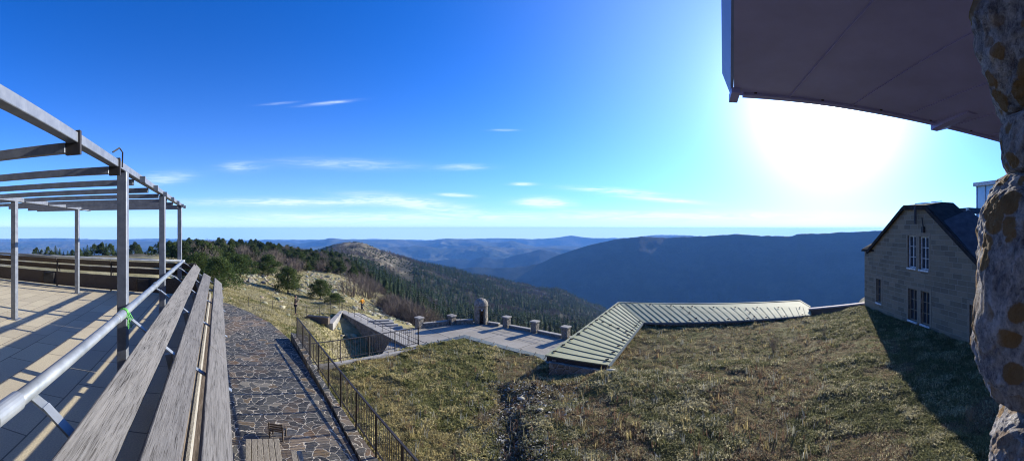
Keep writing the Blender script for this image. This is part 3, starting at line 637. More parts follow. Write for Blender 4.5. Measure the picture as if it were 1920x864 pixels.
# outer slope towards the valley
def drop(v, d=.9):
    return v + Vector((math.sin(math.atan2(v.x, v.y)) * 1.6, math.cos(math.atan2(v.x, v.y)) * 1.6, -d))
O0 = R0 + (R0 - E0).normalized() * 1.6 + Vector((0, 0, -.9)); O1 = R1 + ((R1 - E1).normalized()) * 1.8 + Vector((-.4, 0, -.9)); O2 = drop(R2)
roof = rf.build('roof', M['roof'], t)
def seams(a0, a1, b0, b1, n, w=.022, h=.035):
    mb = MB()
    for k in range(n + 1):
        u = k / n; a = a0.lerp(a1, u) + Vector((0, 0, h / 2)); b = b0.lerp(b1, u) + Vector((0, 0, h / 2)); mb.bar(a, b, w, h)
    return mb
sm = MB()
for src in (seams(R0, R1, E0, E1, 17), seams(R1, R3, E1, E2, 27)): sm.add(src.v, src.f)
sm.bar(R1, E1, .07, .06); sm.bar(R0, R1, .14, .06); sm.bar(R1, R2, .14, .06); sm.bar(R2, R3, .1, .05)
sm.build('seam', M['roof'], roof)
mb = MB(); mb.bar(E0 + Vector((0, 0, -.06)), E1 + Vector((0, 0, -.06)), .16, .1); mb.bar(E1 + Vector((0, 0, -.06)), E2 + Vector((0, 0, -.06)), .16, .1)
mb.build('gutter', M['flash'], t)
mb = MB(); mb.bar(R0 + Vector((0, 0, -.12)), E0 + Vector((0, 0, -.12)), .06, .2); mb.build('verge_board', M['iron'], t)
# snow guards: small dark clips
def clips(a, b, n, off=Vector((0, 0, 0))):
    for k in range(n):
        q = a.lerp(b, (k + .5) / n) + off + Vector((0, 0, .07)); MB().bar(q - Vector((.08, .03, 0)), q + Vector((.08, .03, 0)), .05, .06).build('snow_guard', M['iron'], t)
clips(R0.lerp(E0, .05), R1.lerp(E1, .05), 12); clips(R0.lerp(E0, .93), R1.lerp(E1, .93), 8); clips(R1.lerp(E1, .95), R3.lerp(E2, .95), 9); clips(R1.lerp(E1, .06), R3.lerp(E2, .06), 9)
m0, m1 = R0.lerp(R1, .55), E0.lerp(E1, .62); clips(m0.lerp(m1, .1), m0.lerp(m1, .95), 4); 
for u in (.33, .66): clips(R1.lerp(R3, u), E1.lerp(E2, u), 3)
# walls
mb = MB()
def wallq(a, b, th, z0, dz=-.1):
    r = (b - a).cross(Vector((0, 0, 1))).normalized() * th
    mb.hexa([Vector((v.x, v.y, z0)) for v in (a, b, b + r, a + r)], [Vector((v.x, v.y, v.z + dz)) for v in (a, b, b + r, a + r)])
wallq(R0.lerp(E0, .04) + Vector((0, 0, 0)), E0.lerp(R0, .04), .25, -9.3, -.18)
wallq(E0.lerp(R0, .05), E1.lerp(R1, .05), -.25, -9.3, -.22); wallq(E1.lerp(R1, .05), E2.lerp(R3, .05), -.25, -9.3, -.2)
i0, i1, i2 = R0.lerp(E0, .06), R1.lerp(E1, .06), R2.lerp(E2, .06)
wallq(i0, i1, .25, -11, -.12); wallq(i1, i2, .25, -12, -.12)
mb.build('wall', M['rubble'], t)
# coping to the stone house
ca, cb = P(1520, 577, -5.55), P(1624, 566, -4.85)
t = thing('parapet', 'parapet with pale pinkish coping between metal roof and stone house', 'low wall', tuple(ca))
d = (cb - ca).normalized(); r = d.cross(Vector((0, 0, 1))).normalized() * .3
MB().hexa([Vector((v.x, v.y, -8)) for v in (ca, cb, cb + r, ca + r)], [v + Vector((0, 0, -.09)) for v in (ca, cb, cb + r, ca + r)]).build('wall_base', M['brown'], t)
r2 = r * 1.25; s2 = -r * .25; MB().hexa([v + Vector((0, 0, -.09)) for v in (ca + s2, cb + s2, cb + r2, ca + r2)], [ca + s2, cb + s2, cb + r2, ca + r2]).build('coping', M['coping'], t)

# ------------------------------------------------------------------ stone house
BL, BR = P(1621, 574, -5.0), P(1838, 653, -5.0); wu = (BR - BL); WLEN = wu.length; wu.normalize(); wn = Vector((wu.y, -wu.x, 0)); wn = wn if wn.dot(-BL) > 0 else -wn   # wn points to the viewer's side
HROT = math.atan2(wu.y, wu.x)
def W(px, py):
    "wall coordinates (along, height) on the gable wall for a photo position"
    a = az(px); d = Vector((math.sin(a), math.cos(a), 0)); den = d.x * wn.x + d.y * wn.y
    D = (BL.x * wn.x + BL.y * wn.y) / den; p = d * D; return ((p - BL).dot(wu), -(py - Y0) / F * D)
H = thing('stone_house', 'large sandstone gabled house with dark slate roof and paired tall windows', 'house', tuple(BL), HROT)
BASE[H.name] = Vector(); H.location = BL
inward = -1 if (Matrix.Rotation(HROT, 3, 'Z') @ Vector((0, 1, 0))).dot(wn) > 0 else 1     # local y sign going into the house
def hz(z): return z - BL.z
apL, apR = W(1697, 391), W(1740, 391); eL = W(1632, 469); lL = W(1616, 470); eR = W(1840, 497)
slopeR = (eR[1] - apR[1]) / (eR[0] - apR[0]); far_s = apR[0] + 5.2; far_z = apR[1] + slopeR * 5.2
outl = [(0, BL.z - 4), (0, eL[1] - .02), (eL[0], eL[1]), apL, apR, (far_s, far_z), (far_s, BL.z - 4)]
WIN = [((1702, 441), (1717.5, 503), 'upper'), ((1724, 443), (1741.5, 507), 'upper'), ((1703, 541), (1719.5, 604), 'low'), ((1726.5, 546), (1743, 612), 'low'), ((1643, 522), (1652.5, 569), 'low'), ((1818, 571), (1829, 647), 'low')]
rects = []
for a, b, kd in WIN:
    s0, z1 = W(*a); s1, z0 = W(*b); z1b = W(b[0], a[1] + 2)[1]; rects.append((s0, s1, z0, (z1 + z1b) / 2, kd))
# wall as vertical strips with openings cut out
xs = sorted(set([0, eL[0], apL[0], apR[0], far_s] + [v for q in rects for v in q[:2]]))
def topz(s):
    return float(np.interp(s, [0, eL[0], apL[0], apR[0], far_s], [eL[1] - .02, eL[1], apL[1], apR[1], far_z]))
mb = MB(); dth = .45 * inward
for a, b in zip(xs[:-1], xs[1:]):
    if b - a < 1e-4: continue
    cuts = [(q[2], q[3]) for q in rects if q[0] < (a + b) / 2 < q[1]]; cuts.sort(); zc = BL.z - 4
    def quad(z0, z1a, z1b):
        mb.hexa([(a, 0, hz(z0)), (b, 0, hz(z0)), (b, dth, hz(z0)), (a, dth, hz(z0))], [(a, 0, hz(z1a)), (b, 0, hz(z1b)), (b, dth, hz(z1b)), (a, dth, hz(z1a))])
    for c0, c1 in cuts: quad(zc, c0, c0); zc = c1
    quad(zc, topz(a), topz(b))
# left return wall and back mass
DEP = 7.0 * inward
mb.box(-.002, .45, min(dth, DEP), max(dth, DEP), hz(BL.z - 4), hz(eL[1] - .3))
mb.build('wall', M['ashlar'], H)
for s0, s1, z0, z1, kd in rects:
    w = MB(); y0_, y1_ = .10 * inward, .16 * inward; fw = .05
    w.box(s0, s0 + fw, min(y0_, y1_), max(y0_, y1_), hz(z0), hz(z1)); w.box(s1 - fw, s1, min(y0_, y1_), max(y0_, y1_), hz(z0), hz(z1))
    w.box(s0 + fw, s1 - fw, min(y0_, y1_), max(y0_, y1_), hz(z0), hz(z0) + fw); w.box(s0 + fw, s1 - fw, min(y0_, y1_), max(y0_, y1_), hz(z1) - fw, hz(z1))
    mid = (s0 + s1) / 2; w.box(mid - .02, mid + .02, min(y0_, y1_), max(y0_, y1_), hz(z0) + fw, hz(z1) - fw)
    for k in (1, 2): zz = z0 + (z1 - z0) * k / 3; w.box(s0 + fw, s1 - fw, min(y0_, y1_) + .005, max(y0_, y1_) - .005, hz(zz) - .015, hz(zz) + .015)
    wo = w.build('window', M['white'] if kd == 'upper' else M['stonetrim'], H)
    g = MB(); g.box(s0 + .01, s1 - .01, min(.17 * inward, .18 * inward), max(.17 * inward, .18 * inward), hz(z0) + .01, hz(z1) - .01).build('pane', M['glass'], wo, base=(0, 0, 0))
    sl = MB(); sl.box(s0 - .04, s1 + .04, min(-.07 * inward, .09 * inward), max(-.07 * inward, .09 * inward), hz(z0) - .09, hz(z0) - .005).build('sill', M['white'], wo, base=(0, 0, 0))
    tr = MB()
    for a, b in ((s0 - .16, s0 - .002), (s1 + .002, s1 + .16)): tr.box(a, b, min(-.012 * inward, .1 * inward), max(-.012 * inward, .1 * inward), hz(z0) - .004, hz(z1) + .02)
    tr.box(s0 - .16, s1 + .16, min(-.014 * inward, .1 * inward), max(-.014 * inward, .1 * inward), hz(z1) + .022, hz(z1) + .2)
    tr.build('surround', M['stonetrim'], wo, base=(0, 0, 0))
# roofs
def hp(s, y, z): return (s, y * inward, hz(z))
r = MB(); ov = -.12
mid_s = W(1755, 381); ridge_z = .70 * 1.0 + mid_s[1] * .3 + .0
zr = mid_s[1] + .15; sr = (apL[0] + apR[0]) / 2 + .25
r.add([hp(eL[0] - .25, ov, eL[1] - .08), hp(apL[0], ov, apL[1] + .1), hp(sr, 1.6, zr), hp(sr, 2.3, zr), hp(eL[0] - .25, 2.3, eL[1] - .08)], [(0, 1, 2, 3, 4)])
r.add([hp(apL[0], ov, apL[1] + .1), hp(apR[0], ov, apR[1] + .1), hp(sr, 1.6, zr)], [(0, 1, 2)])
r.add([hp(far_s, ov, far_z + .08), hp(apR[0], ov, apR[1] + .1), hp(sr, 1.6, zr), hp(sr, 2.3, zr), hp(far_s, 2.3, far_z + .08)], [(0, 1, 2, 3, 4)])
ro = r.build('roof', M['slate'], H); sd = ro.modifiers.new('thick', 'SOLIDIFY'); sd.thickness = .14; sd.offset = 0
MB().bar(hp(eL[0] - .25, ov - .02, eL[1] - .16), hp(apL[0], ov - .02, apL[1] + .02), .1, .18).bar(hp(apL[0], ov - .02, apL[1] + .02), hp(apR[0], ov - .02, apR[1] + .02), .1, .18).bar(hp(apR[0], ov - .02, apR[1] + .02), hp(far_s, ov - .02, far_z), .1, .18).build('verge', M['slate'], H)
# small lean-to roof on the left corner
a, b = W(1614, 467), W(1641, 450)
MB().hexa([hp(-.28, -.1, a[1] - .12), hp(eL[0] + .5, -.02, a[1] - .06), hp(eL[0] + .5, 3.2, a[1] - .06), hp(-.28, 3.2, a[1] - .12)], [hp(-.2, -.1, a[1] + .02), hp(eL[0] + .45, .0, a[1] + .05), hp(eL[0] + .8, 1.4, b[1] + .4), hp(.35, 1.6, b[1] + .38)]).build('corner_roof', M['slate'], H)
# main block behind: broad dark roof, light lead slope, roof light, glazed cabin
MB().hexa([hp(eL[0] + .8, 2.2, -1.4), hp(far_s + 5, 2.2, -1.4), hp(far_s + 5, 12, -1.4), hp(eL[0] + .8, 12, -1.4)], [hp(apR[0] + .2, 5.2, .92), hp(far_s + 5, 5.2, .92), hp(far_s + 5, 10, .92), hp(apR[0] + .2, 10, .92)]).build('main_roof', M['slate'], H)
MB().box(eL[0] + 1.0, far_s + 5, min(2.6 * inward, 12 * inward), max(3.5 * inward, 12 * inward), hz(-9), hz(-1.4)).build('rear_wall', M['ashlar'], H)
q0, q1, q2, q3 = W(1767, 421), W(1786, 411), W(1850, 467), W(1842, 497)
MB().hexa([(q0[0], .1 * inward, hz(q0[1] - .1)), (q3[0], .1 * inward, hz(q3[1] - .1)), (q3[0], 1.9 * inward, hz(q3[1] + .05)), (q0[0], 1.9 * inward, hz(q0[1]) + .05)],
          [(q0[0], -.14 * inward, hz(q0[1] + .12)), (q3[0], -.14 * inward, hz(q3[1] + .12)), (q3[0] + .1, 1.5 * inward, hz(q3[1] + .95)), (q0[0] + .25, 1.5 * inward, hz(q0[1]) + .75)]).build('lead_slope', M['lead'], H)
pc = W(1722, 400); MB().tube([hp(pc[0], -.2, pc[1] - .55), hp(pc[0], -.2, pc[1] + .42)], .07, 12).build('flue_pipe', M['lead'], H)
a = W(1731, 408); b = W(1733, 425); MB().tube([hp(a[0], -.08, a[1]), hp(b[0], -.08, b[1])], .03, 8).build('cable_duct', M['iron'], H); MB().box(b[0] - .08, b[0] + .08, min(-.14 * inward, 0), max(-.14 * inward, 0), hz(b[1] - .3), hz(b[1])).build('wall_lamp', M['iron'], H)
for k, (sa, sb) in enumerate([(.12, .45), (.5, .85)]):
    mb = MB(); 
    for i in range(7):
        u = random.uniform(sa, sb); v = random.uniform(.25, .7); s = apL[0] + (apR[0] - apL[0]) * u; yy = v * 1.5; zz = apL[1] + .18 + (zr - apL[1] - .1) * v
        mb.hexa([hp(s, yy, zz), hp(s + .3, yy, zz), hp(s + .3, yy + .14, zz + .02), hp(s, yy + .14, zz + .02)], [hp(s + .03, yy, zz + .05), hp(s + .25, yy + .02, zz + .05), hp(s + .25, yy + .12, zz + .06), hp(s + .03, yy + .12, zz + .06)])
    mb.build('snow_patch', M['snow'], H)
# roof light
def at_depth(px, py, y):     # local point on plane y metres behind the wall
    a = az(px); d = Vector((math.sin(a), math.cos(a), 0)); o = BL - wn * y; D = (o.x * wn.x + o.y * wn.y) / (d.x * wn.x + d.y * wn.y); p = d * D; z = -(py - Y0) / F * D
    return ((p - BL).dot(wu), y * inward, hz(z))
a, b, c, d = at_depth(1778, 400, 6), at_depth(1826, 400, 6), at_depth(1817, 389, 6), at_depth(1789, 391, 6)
def ext(q, dy): return (q[0], q[1] + dy * inward, q[2])
sk = MB().hexa([a, b, ext(b, 1.5), ext(a, 1.5)], [d, c, ext(c, 1.2), ext(d, 1.2)]).build('roof_light', M['lead'], H)
a, b, c, d = at_depth(1811, 397, 5.94), at_depth(1822, 397, 5.94), at_depth(1816, 391, 5.94), at_depth(1811, 391, 5.94); MB().add([a, b, c, d], [(0, 1, 2, 3)]).build('pane', M['white'], sk, base=(0, 0, 0))
Lx = [at_depth(px_, py_, 9) for px_, py_ in ((1832, 398), (1832, 350), (1880, 348), (1880, 398))]
cab = MB().box(Lx[0][0], Lx[0][0] + 3.2, min(9 * inward, 11 * inward), max(9 * inward, 11 * inward), Lx[0][2] - .6, Lx[1][2]).build('glass_lantern', None or m_flat('blue_glazing', (.35, .55, .75), .12, .1, 2, .1, .02), H)
tp = at_depth(1826, 343, 8.8); MB().box(tp[0], tp[0] + 3.8, min(8.7 * inward, 11.4 * inward), max(8.7 * inward, 11.4 * inward), Lx[1][2] + .004, tp[2]).build('lantern_cap', M['white'], cab, base=(0, 0, 0))
mb = MB()
for k in range(4): s = Lx[0][0] + k * .9; mb.box(s - .03, s + .03, min(8.93 * inward, 8.998 * inward), max(8.93 * inward, 8.998 * inward), Lx[0][2] - .5, Lx[1][2] - .002)
mb.build('mullion', M['white'], cab, base=(0, 0, 0))

# ------------------------------------------------------------------ terrace by the camera
ZF = -1.8
mb = MB(); mb.add([(-5, .22, ZF), (10.15, .22, ZF), (11.35, 7.6, ZF), (14, 20, ZF), (-5, 20, ZF)], [(0, 1, 2, 3, 4)])
o = mb.build('terrace', M['terrace']); o.rotation_euler.z = PHI; tag(o, kind='structure')
t = thing('retaining_wall', 'high retaining wall under the planked terrace beside the path', 'wall', (2, .1, -5.8), PHI)
mb = MB(); mb.prism([(-5, .16), (10.3, .16), (11.55, 7.62), (11.4, 7.64), (10.12, .26), (-5, .26)], -6.2, ZF - .12); mb.build('wall_base', M['brown'], t)
MB().prism([(-5, .222), (10.33, .222), (11.6, 7.62), (11.36, 7.66), (10.1, .25), (-5, .25)], ZF - .12, ZF + .05).build('coping', M['conc'], t)

def zpl(p): return float(np.interp(p, [-.3, -.1, .1, .21, .41, .49, .65, .95], [-1.69, -1.52, -1.35, -1.32, -1.21, -1.11, -.93, -.72]))
t = thing('plank_railing', 'sloping railing of galvanised tube and three wide weathered planks beside the camera', 'railing', (4, .9, ZF), PHI)
TP, TZ = .95, -.85
pts = [(s, TP, TZ) for s in (-1.5, 1.42, 3.35)]
MB().tube([(-2.5, TP, TZ), (9.75, TP, TZ)], .040, 20).build('handrail', M['galv'], t, smooth=True)
for s in (1.35, 3.35, 5.4, 7.4): MB().tube([(s, TP, TZ), (s + .004, TP, TZ), (s + .22, TP, TZ), (s + .224, TP, TZ)], [.041, .047, .047, .041], 20).build('collar', M['galv'], t, smooth=False)
nrm = Vector((0, -.6, .8)); 
for (p0, p1, e) in ((.65, .49, 10.25), (.41, .21, 10.3), (.1, -.1, 10.35)):
    segs = [(-2.5, 4.3), (4.31, e)] if p0 < .5 else [(-2.5, 6.1), (6.11, e)]
    mb = MB()
    for s0, s1 in segs:
        ns = 14
        for side in (0,):
            Q0 = [(p0, zpl(p0)), (p1, zpl(p1))]
        a = Vector((0, p0, zpl(p0))); b = Vector((0, p1, zpl(p1))); th = Vector((0, .6, -.8)) * .045
        va = [a + th, b + th]; 
        V = []; Fs = []
        for k in range(ns + 1):
            s = s0 + (s1 - s0) * k / ns; j1 = random.uniform(-.004, .004); j2 = random.uniform(-.004, .004)
            for q in (a + th, b + th, b + Vector((0, -j1, 0)), a + Vector((0, j2, 0))): V.append((s, q.y, q.z))
        for k in range(ns):
            for c in range(4): i = k * 4 + c; j = k * 4 + (c + 1) % 4; Fs.append((i, j, j + 4, i + 4))
        Fs += [(0, 1, 2, 3)[::-1], tuple(ns * 4 + c for c in range(4))]; mb.add(V, Fs)
        # screw heads
    mb.build('plank', M['wood'], t, bevel=.006)
MB().box(-2.5, 10.2, .27, .31, ZF + .055, -1.40).build('kick_board', M['brown'], t)
BS = [-.2, 1.72, 3.66, 5.5, 7.2, 8.6, 9.9]
for s in BS:
    mb = MB(); a = Vector((s, TP - .035, TZ - .055)); b = Vector((s, -.16, zpl(-.16) - .055))
    c0 = Vector((s, .9, zpl(.9) - .058)); mb.bar((s, .96, TZ - .03), (s, .86, -.93), .07, .012, (0, .75, 1)); mb.bar((s, .87, -.92), (s, .45, -1.24), .07, .012, (0, -.6, .8)); mb.bar((s, .452, -1.238), (s, -.13, -1.60), .07, .012, (0, -.5, .85))
    mb.build('bracket', M['galv'], t)
    MB().bar((s, .36, ZF + .0), (s, .50, -1.24), .06, .06, (1, 0, 0)).build('post', M['galv'], t)
for s in BS:
    MB().tube([(s, .93, zpl(.93) - .066), (s, .93, zpl(.93) - .045)], .0, 6) if False else None

# green cord on tube
t = thing('cord', 'bright green cord knotted round the galvanised handrail tube', 'cord', (3.55, .95, -.85), PHI)
mb = MB()
for k in range(3): 
    s = 3.6 + k * .018; mb.tube([(s + .01 * math.sin(q), TP + .047 * math.cos(q), TZ + .047 * math.sin(q)) for q in np.linspace(0, 2 * PI, 14)], .006, 6)
mb.tube([(3.62, TP - .05, TZ), (3.60, TP - .075, TZ - .05), (3.58, TP - .06, TZ - .14), (3.61, TP - .045, TZ - .10), (3.63, TP - .05, TZ - .03)], .006, 6); mb.tube([(3.66, TP - .05, TZ), (3.68, TP - .08, TZ - .06), (3.66, TP - .07, TZ - .15), (3.64, TP - .05, TZ - .08)], .006, 6)
mb.build('loop', M['green'], t)

# pergola
t = thing('pergola', 'open grey steel pergola frame standing on the sunlit terrace', 'pergola', (6.8, 2.4, ZF), PHI)
HB = .68; HBk = .56
for (s, p, top) in ((3.97, 1.05, HB - .045), (6.87, 1.05, HB - .045), (9.97, 1.05, HB - .045), (6.32, 3.89, HBk), (9.65, 3.88, HBk)):
    po = MB(); w = .055; po.box(s - w, s + w, p - w, p + w, ZF + .012, top); po = po.build('post', M['steel'], t, bevel=.006)
    MB().box(s - .11, s + .11, p - .11, p + .11, ZF, ZF + .012).build('foot_plate', M['steel'], po)
MB().box(-3, 10.7, 1.0, 1.085, HB - .045, HB + .03).build('beam', M['steel'], t, bevel=.004)
MB().box(-3, 10.7, 3.84, 3.93, HBk, HBk + .09).build('beam', M['steel'], t, bevel=.004)
RS = [-.8, .2, 1.2, 2.52, 3.62, 4.65, 5.65, 6.65, 7.75, 8.8, 9.9, 10.5]
for s in RS:
    p0 = 1.1 if s < 4 else .9
    if p0 > 1: MB().box(s - .03, s + .03, 1.1, 5.6, .565, .64).build('rafter', M['steel'], t, bevel=.003); MB().box(s - .018, s + .018, .985, 1.10, .55, .725).build('clamp', M['iron'], t)
    else: 
        MB().box(s - .03, s + .03, .93, .999, .60, .68).build('rafter_end', M['steel'], t); MB().box(s - .03, s + .03, 1.087, 5.6, .57, .645).build('rafter', M['steel'], t, bevel=.003)
MB().tube([(3.4, 1.0, HB + .06), (3.5, .96, HB + .12), (3.62, .96, HB + .10), (3.68, .98, HB - .04)], .008, 6).build('cable', M['iron'], t)

# far barrier of the terrace
t = thing('plank_railing', 'straight railing of tube and dark planks closing the far end of the terrace', 'railing', (10.5, 4, ZF), PHI)
def fb(p, out=0, z=0): u = (p - .95) / 6.55; return Vector((9.85 + 1.2 * u + out, p, z))
MB().tube([fb(.9, 0, TZ), fb(13, 0, TZ)], .035, 12).build('handrail', M['galv'], t, smooth=True)
for z0, z1, o_ in ((-1.05, -.92, .14), (-1.26, -1.12, .26)):
    mb = MB(); mb.hexa([fb(.6, o_, z0), fb(13, o_, z0), fb(13, o_ + .04, z0 - .02), fb(.6, o_ + .04, z0 - .02)], [fb(.6, o_ - .04, z1), fb(13, o_ - .04, z1), fb(13, o_, z1), fb(.6, o_, z1)]).build('plank', M['brown'], t)
mb = MB(); mb.hexa([fb(.5, .02, ZF + .055), fb(13, .02, ZF + .055), fb(13, .1, ZF + .055), fb(.5, .1, ZF + .055)], [fb(.5, .02, -1.34), fb(13, .02, -1.34), fb(13, .1, -1.34), fb(.5, .1, -1.34)]).build('kick_board', M['brown'], t)
for p in np.arange(1.2, 13, 1.9):
    MB().bar(fb(p, 0.0, TZ), fb(p, .36, -1.36), .04, .012, (0, 1, 0)).bar(fb(p, .12, ZF), fb(p, .14, -1.0), .04, .04, (0, 1, 0)).build('bracket', M['iron'], t)
for k, (p, w, lb) in enumerate(((5.2, .19, 'black square box on the brown kick board, left one'), (2.05, .17, 'black square box on the brown kick board near the terrace corner'))):
    c = fb(p, -.06, -1.55); t = thing('electrical_box', lb, 'box', tuple(c), PHI, 'black boxes on the far railing'); o = MB().box(c.x - .06, c.x + .06, p - w, p + w, -1.72, -1.36).build('body', M['dark'], t, bevel=.01)
    MB().box(c.x - .075, c.x - .062, p - w + .02, p + w - .02, -1.70, -1.38).build('lid', M['dark'], t)

# ------------------------------------------------------------------ table and chair on the path
tb = Q(495, 7.8, ZP)
t = thing('wooden_table', 'weathered slatted picnic table at lower edge of flagstone path', 'table', (0, 0, 0)); t.location = (tb.x, tb.y, ZP); t.rotation_euler.z = math.radians(131); BASE[t.name] = Vector()
for k in range(6): MB().box(-.8, .8, -.38 + k * .13, -.38 + k * .13 + .115, .69, .73).build('board', M['table'], t, bevel=.005)
for x_ in (-.6, .6):
    MB().box(x_ - .04, x_ + .04, -.36, .36, .62, .688).build('brace', M['table'], t)
    for y_ in (-.3, .3): MB().bar((x_, y_ * 1.1, 0), (x_, y_ * .8, .62), .07, .07, (1, 0, 0)).build('leg', M['table'], t)
for kk, (ox, lb) in enumerate(((.78, 'weathered slatted bench on the right side of the picnic table'), (-.78, 'weathered slatted bench on the left side of the picnic table'))):
    c = Vector((tb.x, tb.y, ZP)) + Matrix.Rotation(math.radians(131), 3, 'Z') @ Vector((0, -ox, 0)); t = thing('wooden_bench', lb, 'bench', (0, 0, 0), group='benches at the picnic table'); t.location = c; t.rotation_euler.z = math.radians(131); BASE[t.name] = Vector()
    for k in range(2): MB().box(-.75, .75, -.13 + k * .135, -.01 + k * .135, .40, .44).build('board', M['table'], t, bevel=.004)
    for x_ in (-.55, .55):
        for y_ in (-.08, .08): MB().box(x_ - .03, x_ + .03, y_ - .03, y_ + .03, 0, .398).build('leg', M['table'], t)
cb_ = P(521, 792, ZP + .4)
t = thing('wooden_chair', 'small brown slatted wooden chair alone on the flagstone path', 'chair', (0, 0, 0)); t.location = (cb_.x, cb_.y, ZP); t.scale = (.75, .75, .62); t.rotation_euler.z = math.radians(200); BASE[t.name] = Vector()
for k in range(8): MB().box(-.28 + k * .07, -.28 + k * .07 + .055, -.22, .22, .40, .425).build('slat', M['brown'], t)
MB().box(-.28, .27, -.2, -.16, .36, .398).build('seat_rail', M['brown'], t); MB().box(-.28, .27, .16, .2, .36, .398).build('seat_rail', M['brown'], t)
for x_ in (-.25, .24):
    MB().box(x_ - .025, x_ + .025, -.2, -.155, 0, .358).build('leg', M['brown'], t); MB().bar((x_, .18, 0), (x_, .33, .82), .05, .045, (1, 0, 0)).build('leg', M['brown'], t)
for k in range(3): MB().bar((-.22, .272 + k * .022, .52 + k * .11), (.21, .272 + k * .022, .52 + k * .11), .02, .07).build('back_slat', M['brown'], t)

# ------------------------------------------------------------------ canopy
zc = .8; a0 = .46; D0 = zc / .367
fn = Vector((math.sin(a0), math.cos(a0), 0)); ft = Vector((math.cos(a0), -math.sin(a0), 0))
cd = Vector((math.sin(az(1376)), math.cos(az(1376)), 0)); corner = cd * (D0 / cd.dot(fn))
ld = Vector((math.sin(az(1357)), math.cos(az(1357)), 0)); tc = ld * (corner.length * 1.0)
t = thing('canopy', 'roof canopy jutting out overhead at the upper right, flare violet put into its colour', 'canopy', (0, 0, zc))
back = -cd * 2.6
A = [corner + ft * .0, corner + ft * 4.2, corner + ft * 4.2 + back * 1.6, corner + back * 1.0 + cd * 0 , ]
A = [Vector((v.x, v.y, zc)) for v in A]
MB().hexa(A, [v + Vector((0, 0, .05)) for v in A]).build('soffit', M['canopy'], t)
lr = Vector((cd.y, -cd.x, 0))
q0, q1 = A[0], A[3]
off = lr * .0
MB().hexa([q0 - lr * .004 + Vector((0, 0, .001)), q1 + lr * .03 + Vector((0, 0, .001)), q1 + lr * .03 - lr * .02 , q0 - lr * .02],
          [Vector((tc.x, tc.y, zc + .13)) + lr * .01, Vector((0, 0, zc + .13)) - ld * 2.4 + lr * .01, Vector((0, 0, zc + .13)) - ld * 2.4 - lr * .01, Vector((tc.x, tc.y, zc + .13)) - lr * .01]).build('fascia', M['canopyedge'], t)
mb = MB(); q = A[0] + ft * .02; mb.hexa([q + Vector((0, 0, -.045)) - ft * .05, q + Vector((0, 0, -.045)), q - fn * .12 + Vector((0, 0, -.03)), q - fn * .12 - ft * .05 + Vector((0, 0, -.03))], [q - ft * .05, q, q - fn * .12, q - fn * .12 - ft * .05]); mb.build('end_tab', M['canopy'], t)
a_ = az(1745); v = Vector((math.sin(a_), math.cos(a_), 0)); q = v * (D0 / v.dot(fn)); q.z = zc
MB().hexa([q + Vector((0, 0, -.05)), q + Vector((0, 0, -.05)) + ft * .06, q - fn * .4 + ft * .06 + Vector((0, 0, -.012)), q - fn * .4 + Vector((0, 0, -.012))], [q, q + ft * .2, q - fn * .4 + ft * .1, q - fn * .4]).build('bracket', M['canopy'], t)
for k in range(9):
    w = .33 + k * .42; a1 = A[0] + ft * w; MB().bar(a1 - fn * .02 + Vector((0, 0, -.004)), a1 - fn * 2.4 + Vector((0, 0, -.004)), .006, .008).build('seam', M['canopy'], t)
for k in range(8):
    a1 = A[0] + ft * (.12 + k * .42) - fn * .06; MB().lathe([(.001, zc - .006), (.008, zc - .005), (.010, zc)], a1, 8).build('screw', M['iron'], t)
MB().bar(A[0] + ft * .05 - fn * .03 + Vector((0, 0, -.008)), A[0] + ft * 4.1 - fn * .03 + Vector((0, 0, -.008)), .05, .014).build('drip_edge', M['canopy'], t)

# unseen building taken to carry the camera, added dark to cut sky light
t = thing('sky_blocking_building', 'unseen dark wall added behind the viewpoint to cut sky light', 'building', (-6, -4, -6))
MB().box(-20, 6, -9, -1.1, -6.5, 8).build('wall', m_flat('dark_sky_blocker', (.07, .065, .06), .9), t)
# ------------------------------------------------------------------ granite stones of the wall
t = thing('stone_wall', 'rough lichen spotted granite wall end at the right edge of view', 'wall', tuple(Q(2000, .6, -.4)))
def stone(y0, y1, xl, name, seed, Dm=.62, pxc=2010, deep=.2, expo=.62):
    zt, zb = (Y0 - y0) / F * Dm, (Y0 - y1) / F * Dm; c = Q(pxc, Dm, (zt + zb) / 2); hv = (zt - zb) / 2; hw = (pxc - xl) / F * Dm
    nu, nv = 260, 170; U, Vv = np.meshgrid(np.linspace(0, 2 * PI, nu, endpoint=False), np.linspace(-PI / 2, PI / 2, nv), indexing='ij')
    def sp(x, e): return np.sign(x) * np.abs(x) ** e
    a = az(pxc); rt = np.array([math.cos(a), -math.sin(a), 0]); fw = np.array([math.sin(a), math.cos(a), 0])
    x = hw * sp(np.cos(U), expo) * sp(np.cos(Vv), expo * .8); y = deep * sp(np.sin(U), expo) * sp(np.cos(Vv), expo * .8); z = hv * sp(np.sin(Vv), expo)
    dn = fbm(x * 9 + y * 7 + seed, z * 9 + y * 5, seed, 4) * .034 + fbm(x * 40 + y * 33 + seed, z * 40 - y * 21, seed + 5, 4) * .013 + fbm(x * 120 - y * 90, z * 120 + y * 60, seed + 8, 3) * .006
    L_ = np.sqrt((x / hw) ** 2 + (y / deep) ** 2 + (z / hv) ** 2) + 1e-6; k = 1 + dn / .16
    Pn = np.array(tuple(c))[None, None, :] + (x * k)[..., None] * rt + (y * k)[..., None] * fw + np.stack([0 * z, 0 * z, z * (1 + dn / .3)], -1)
    i, j = np.meshgrid(np.arange(nu), np.arange(nv - 1), indexing='ij'); i2 = (i + 1) % nu
    Fc = np.stack([i * nv + j, i2 * nv + j, i2 * nv + j + 1, i * nv + j + 1], -1).reshape(-1, 4)
    mesh_obj('stone', Pn.reshape(-1, 3), Fc, M['granite'], t, smooth=True)
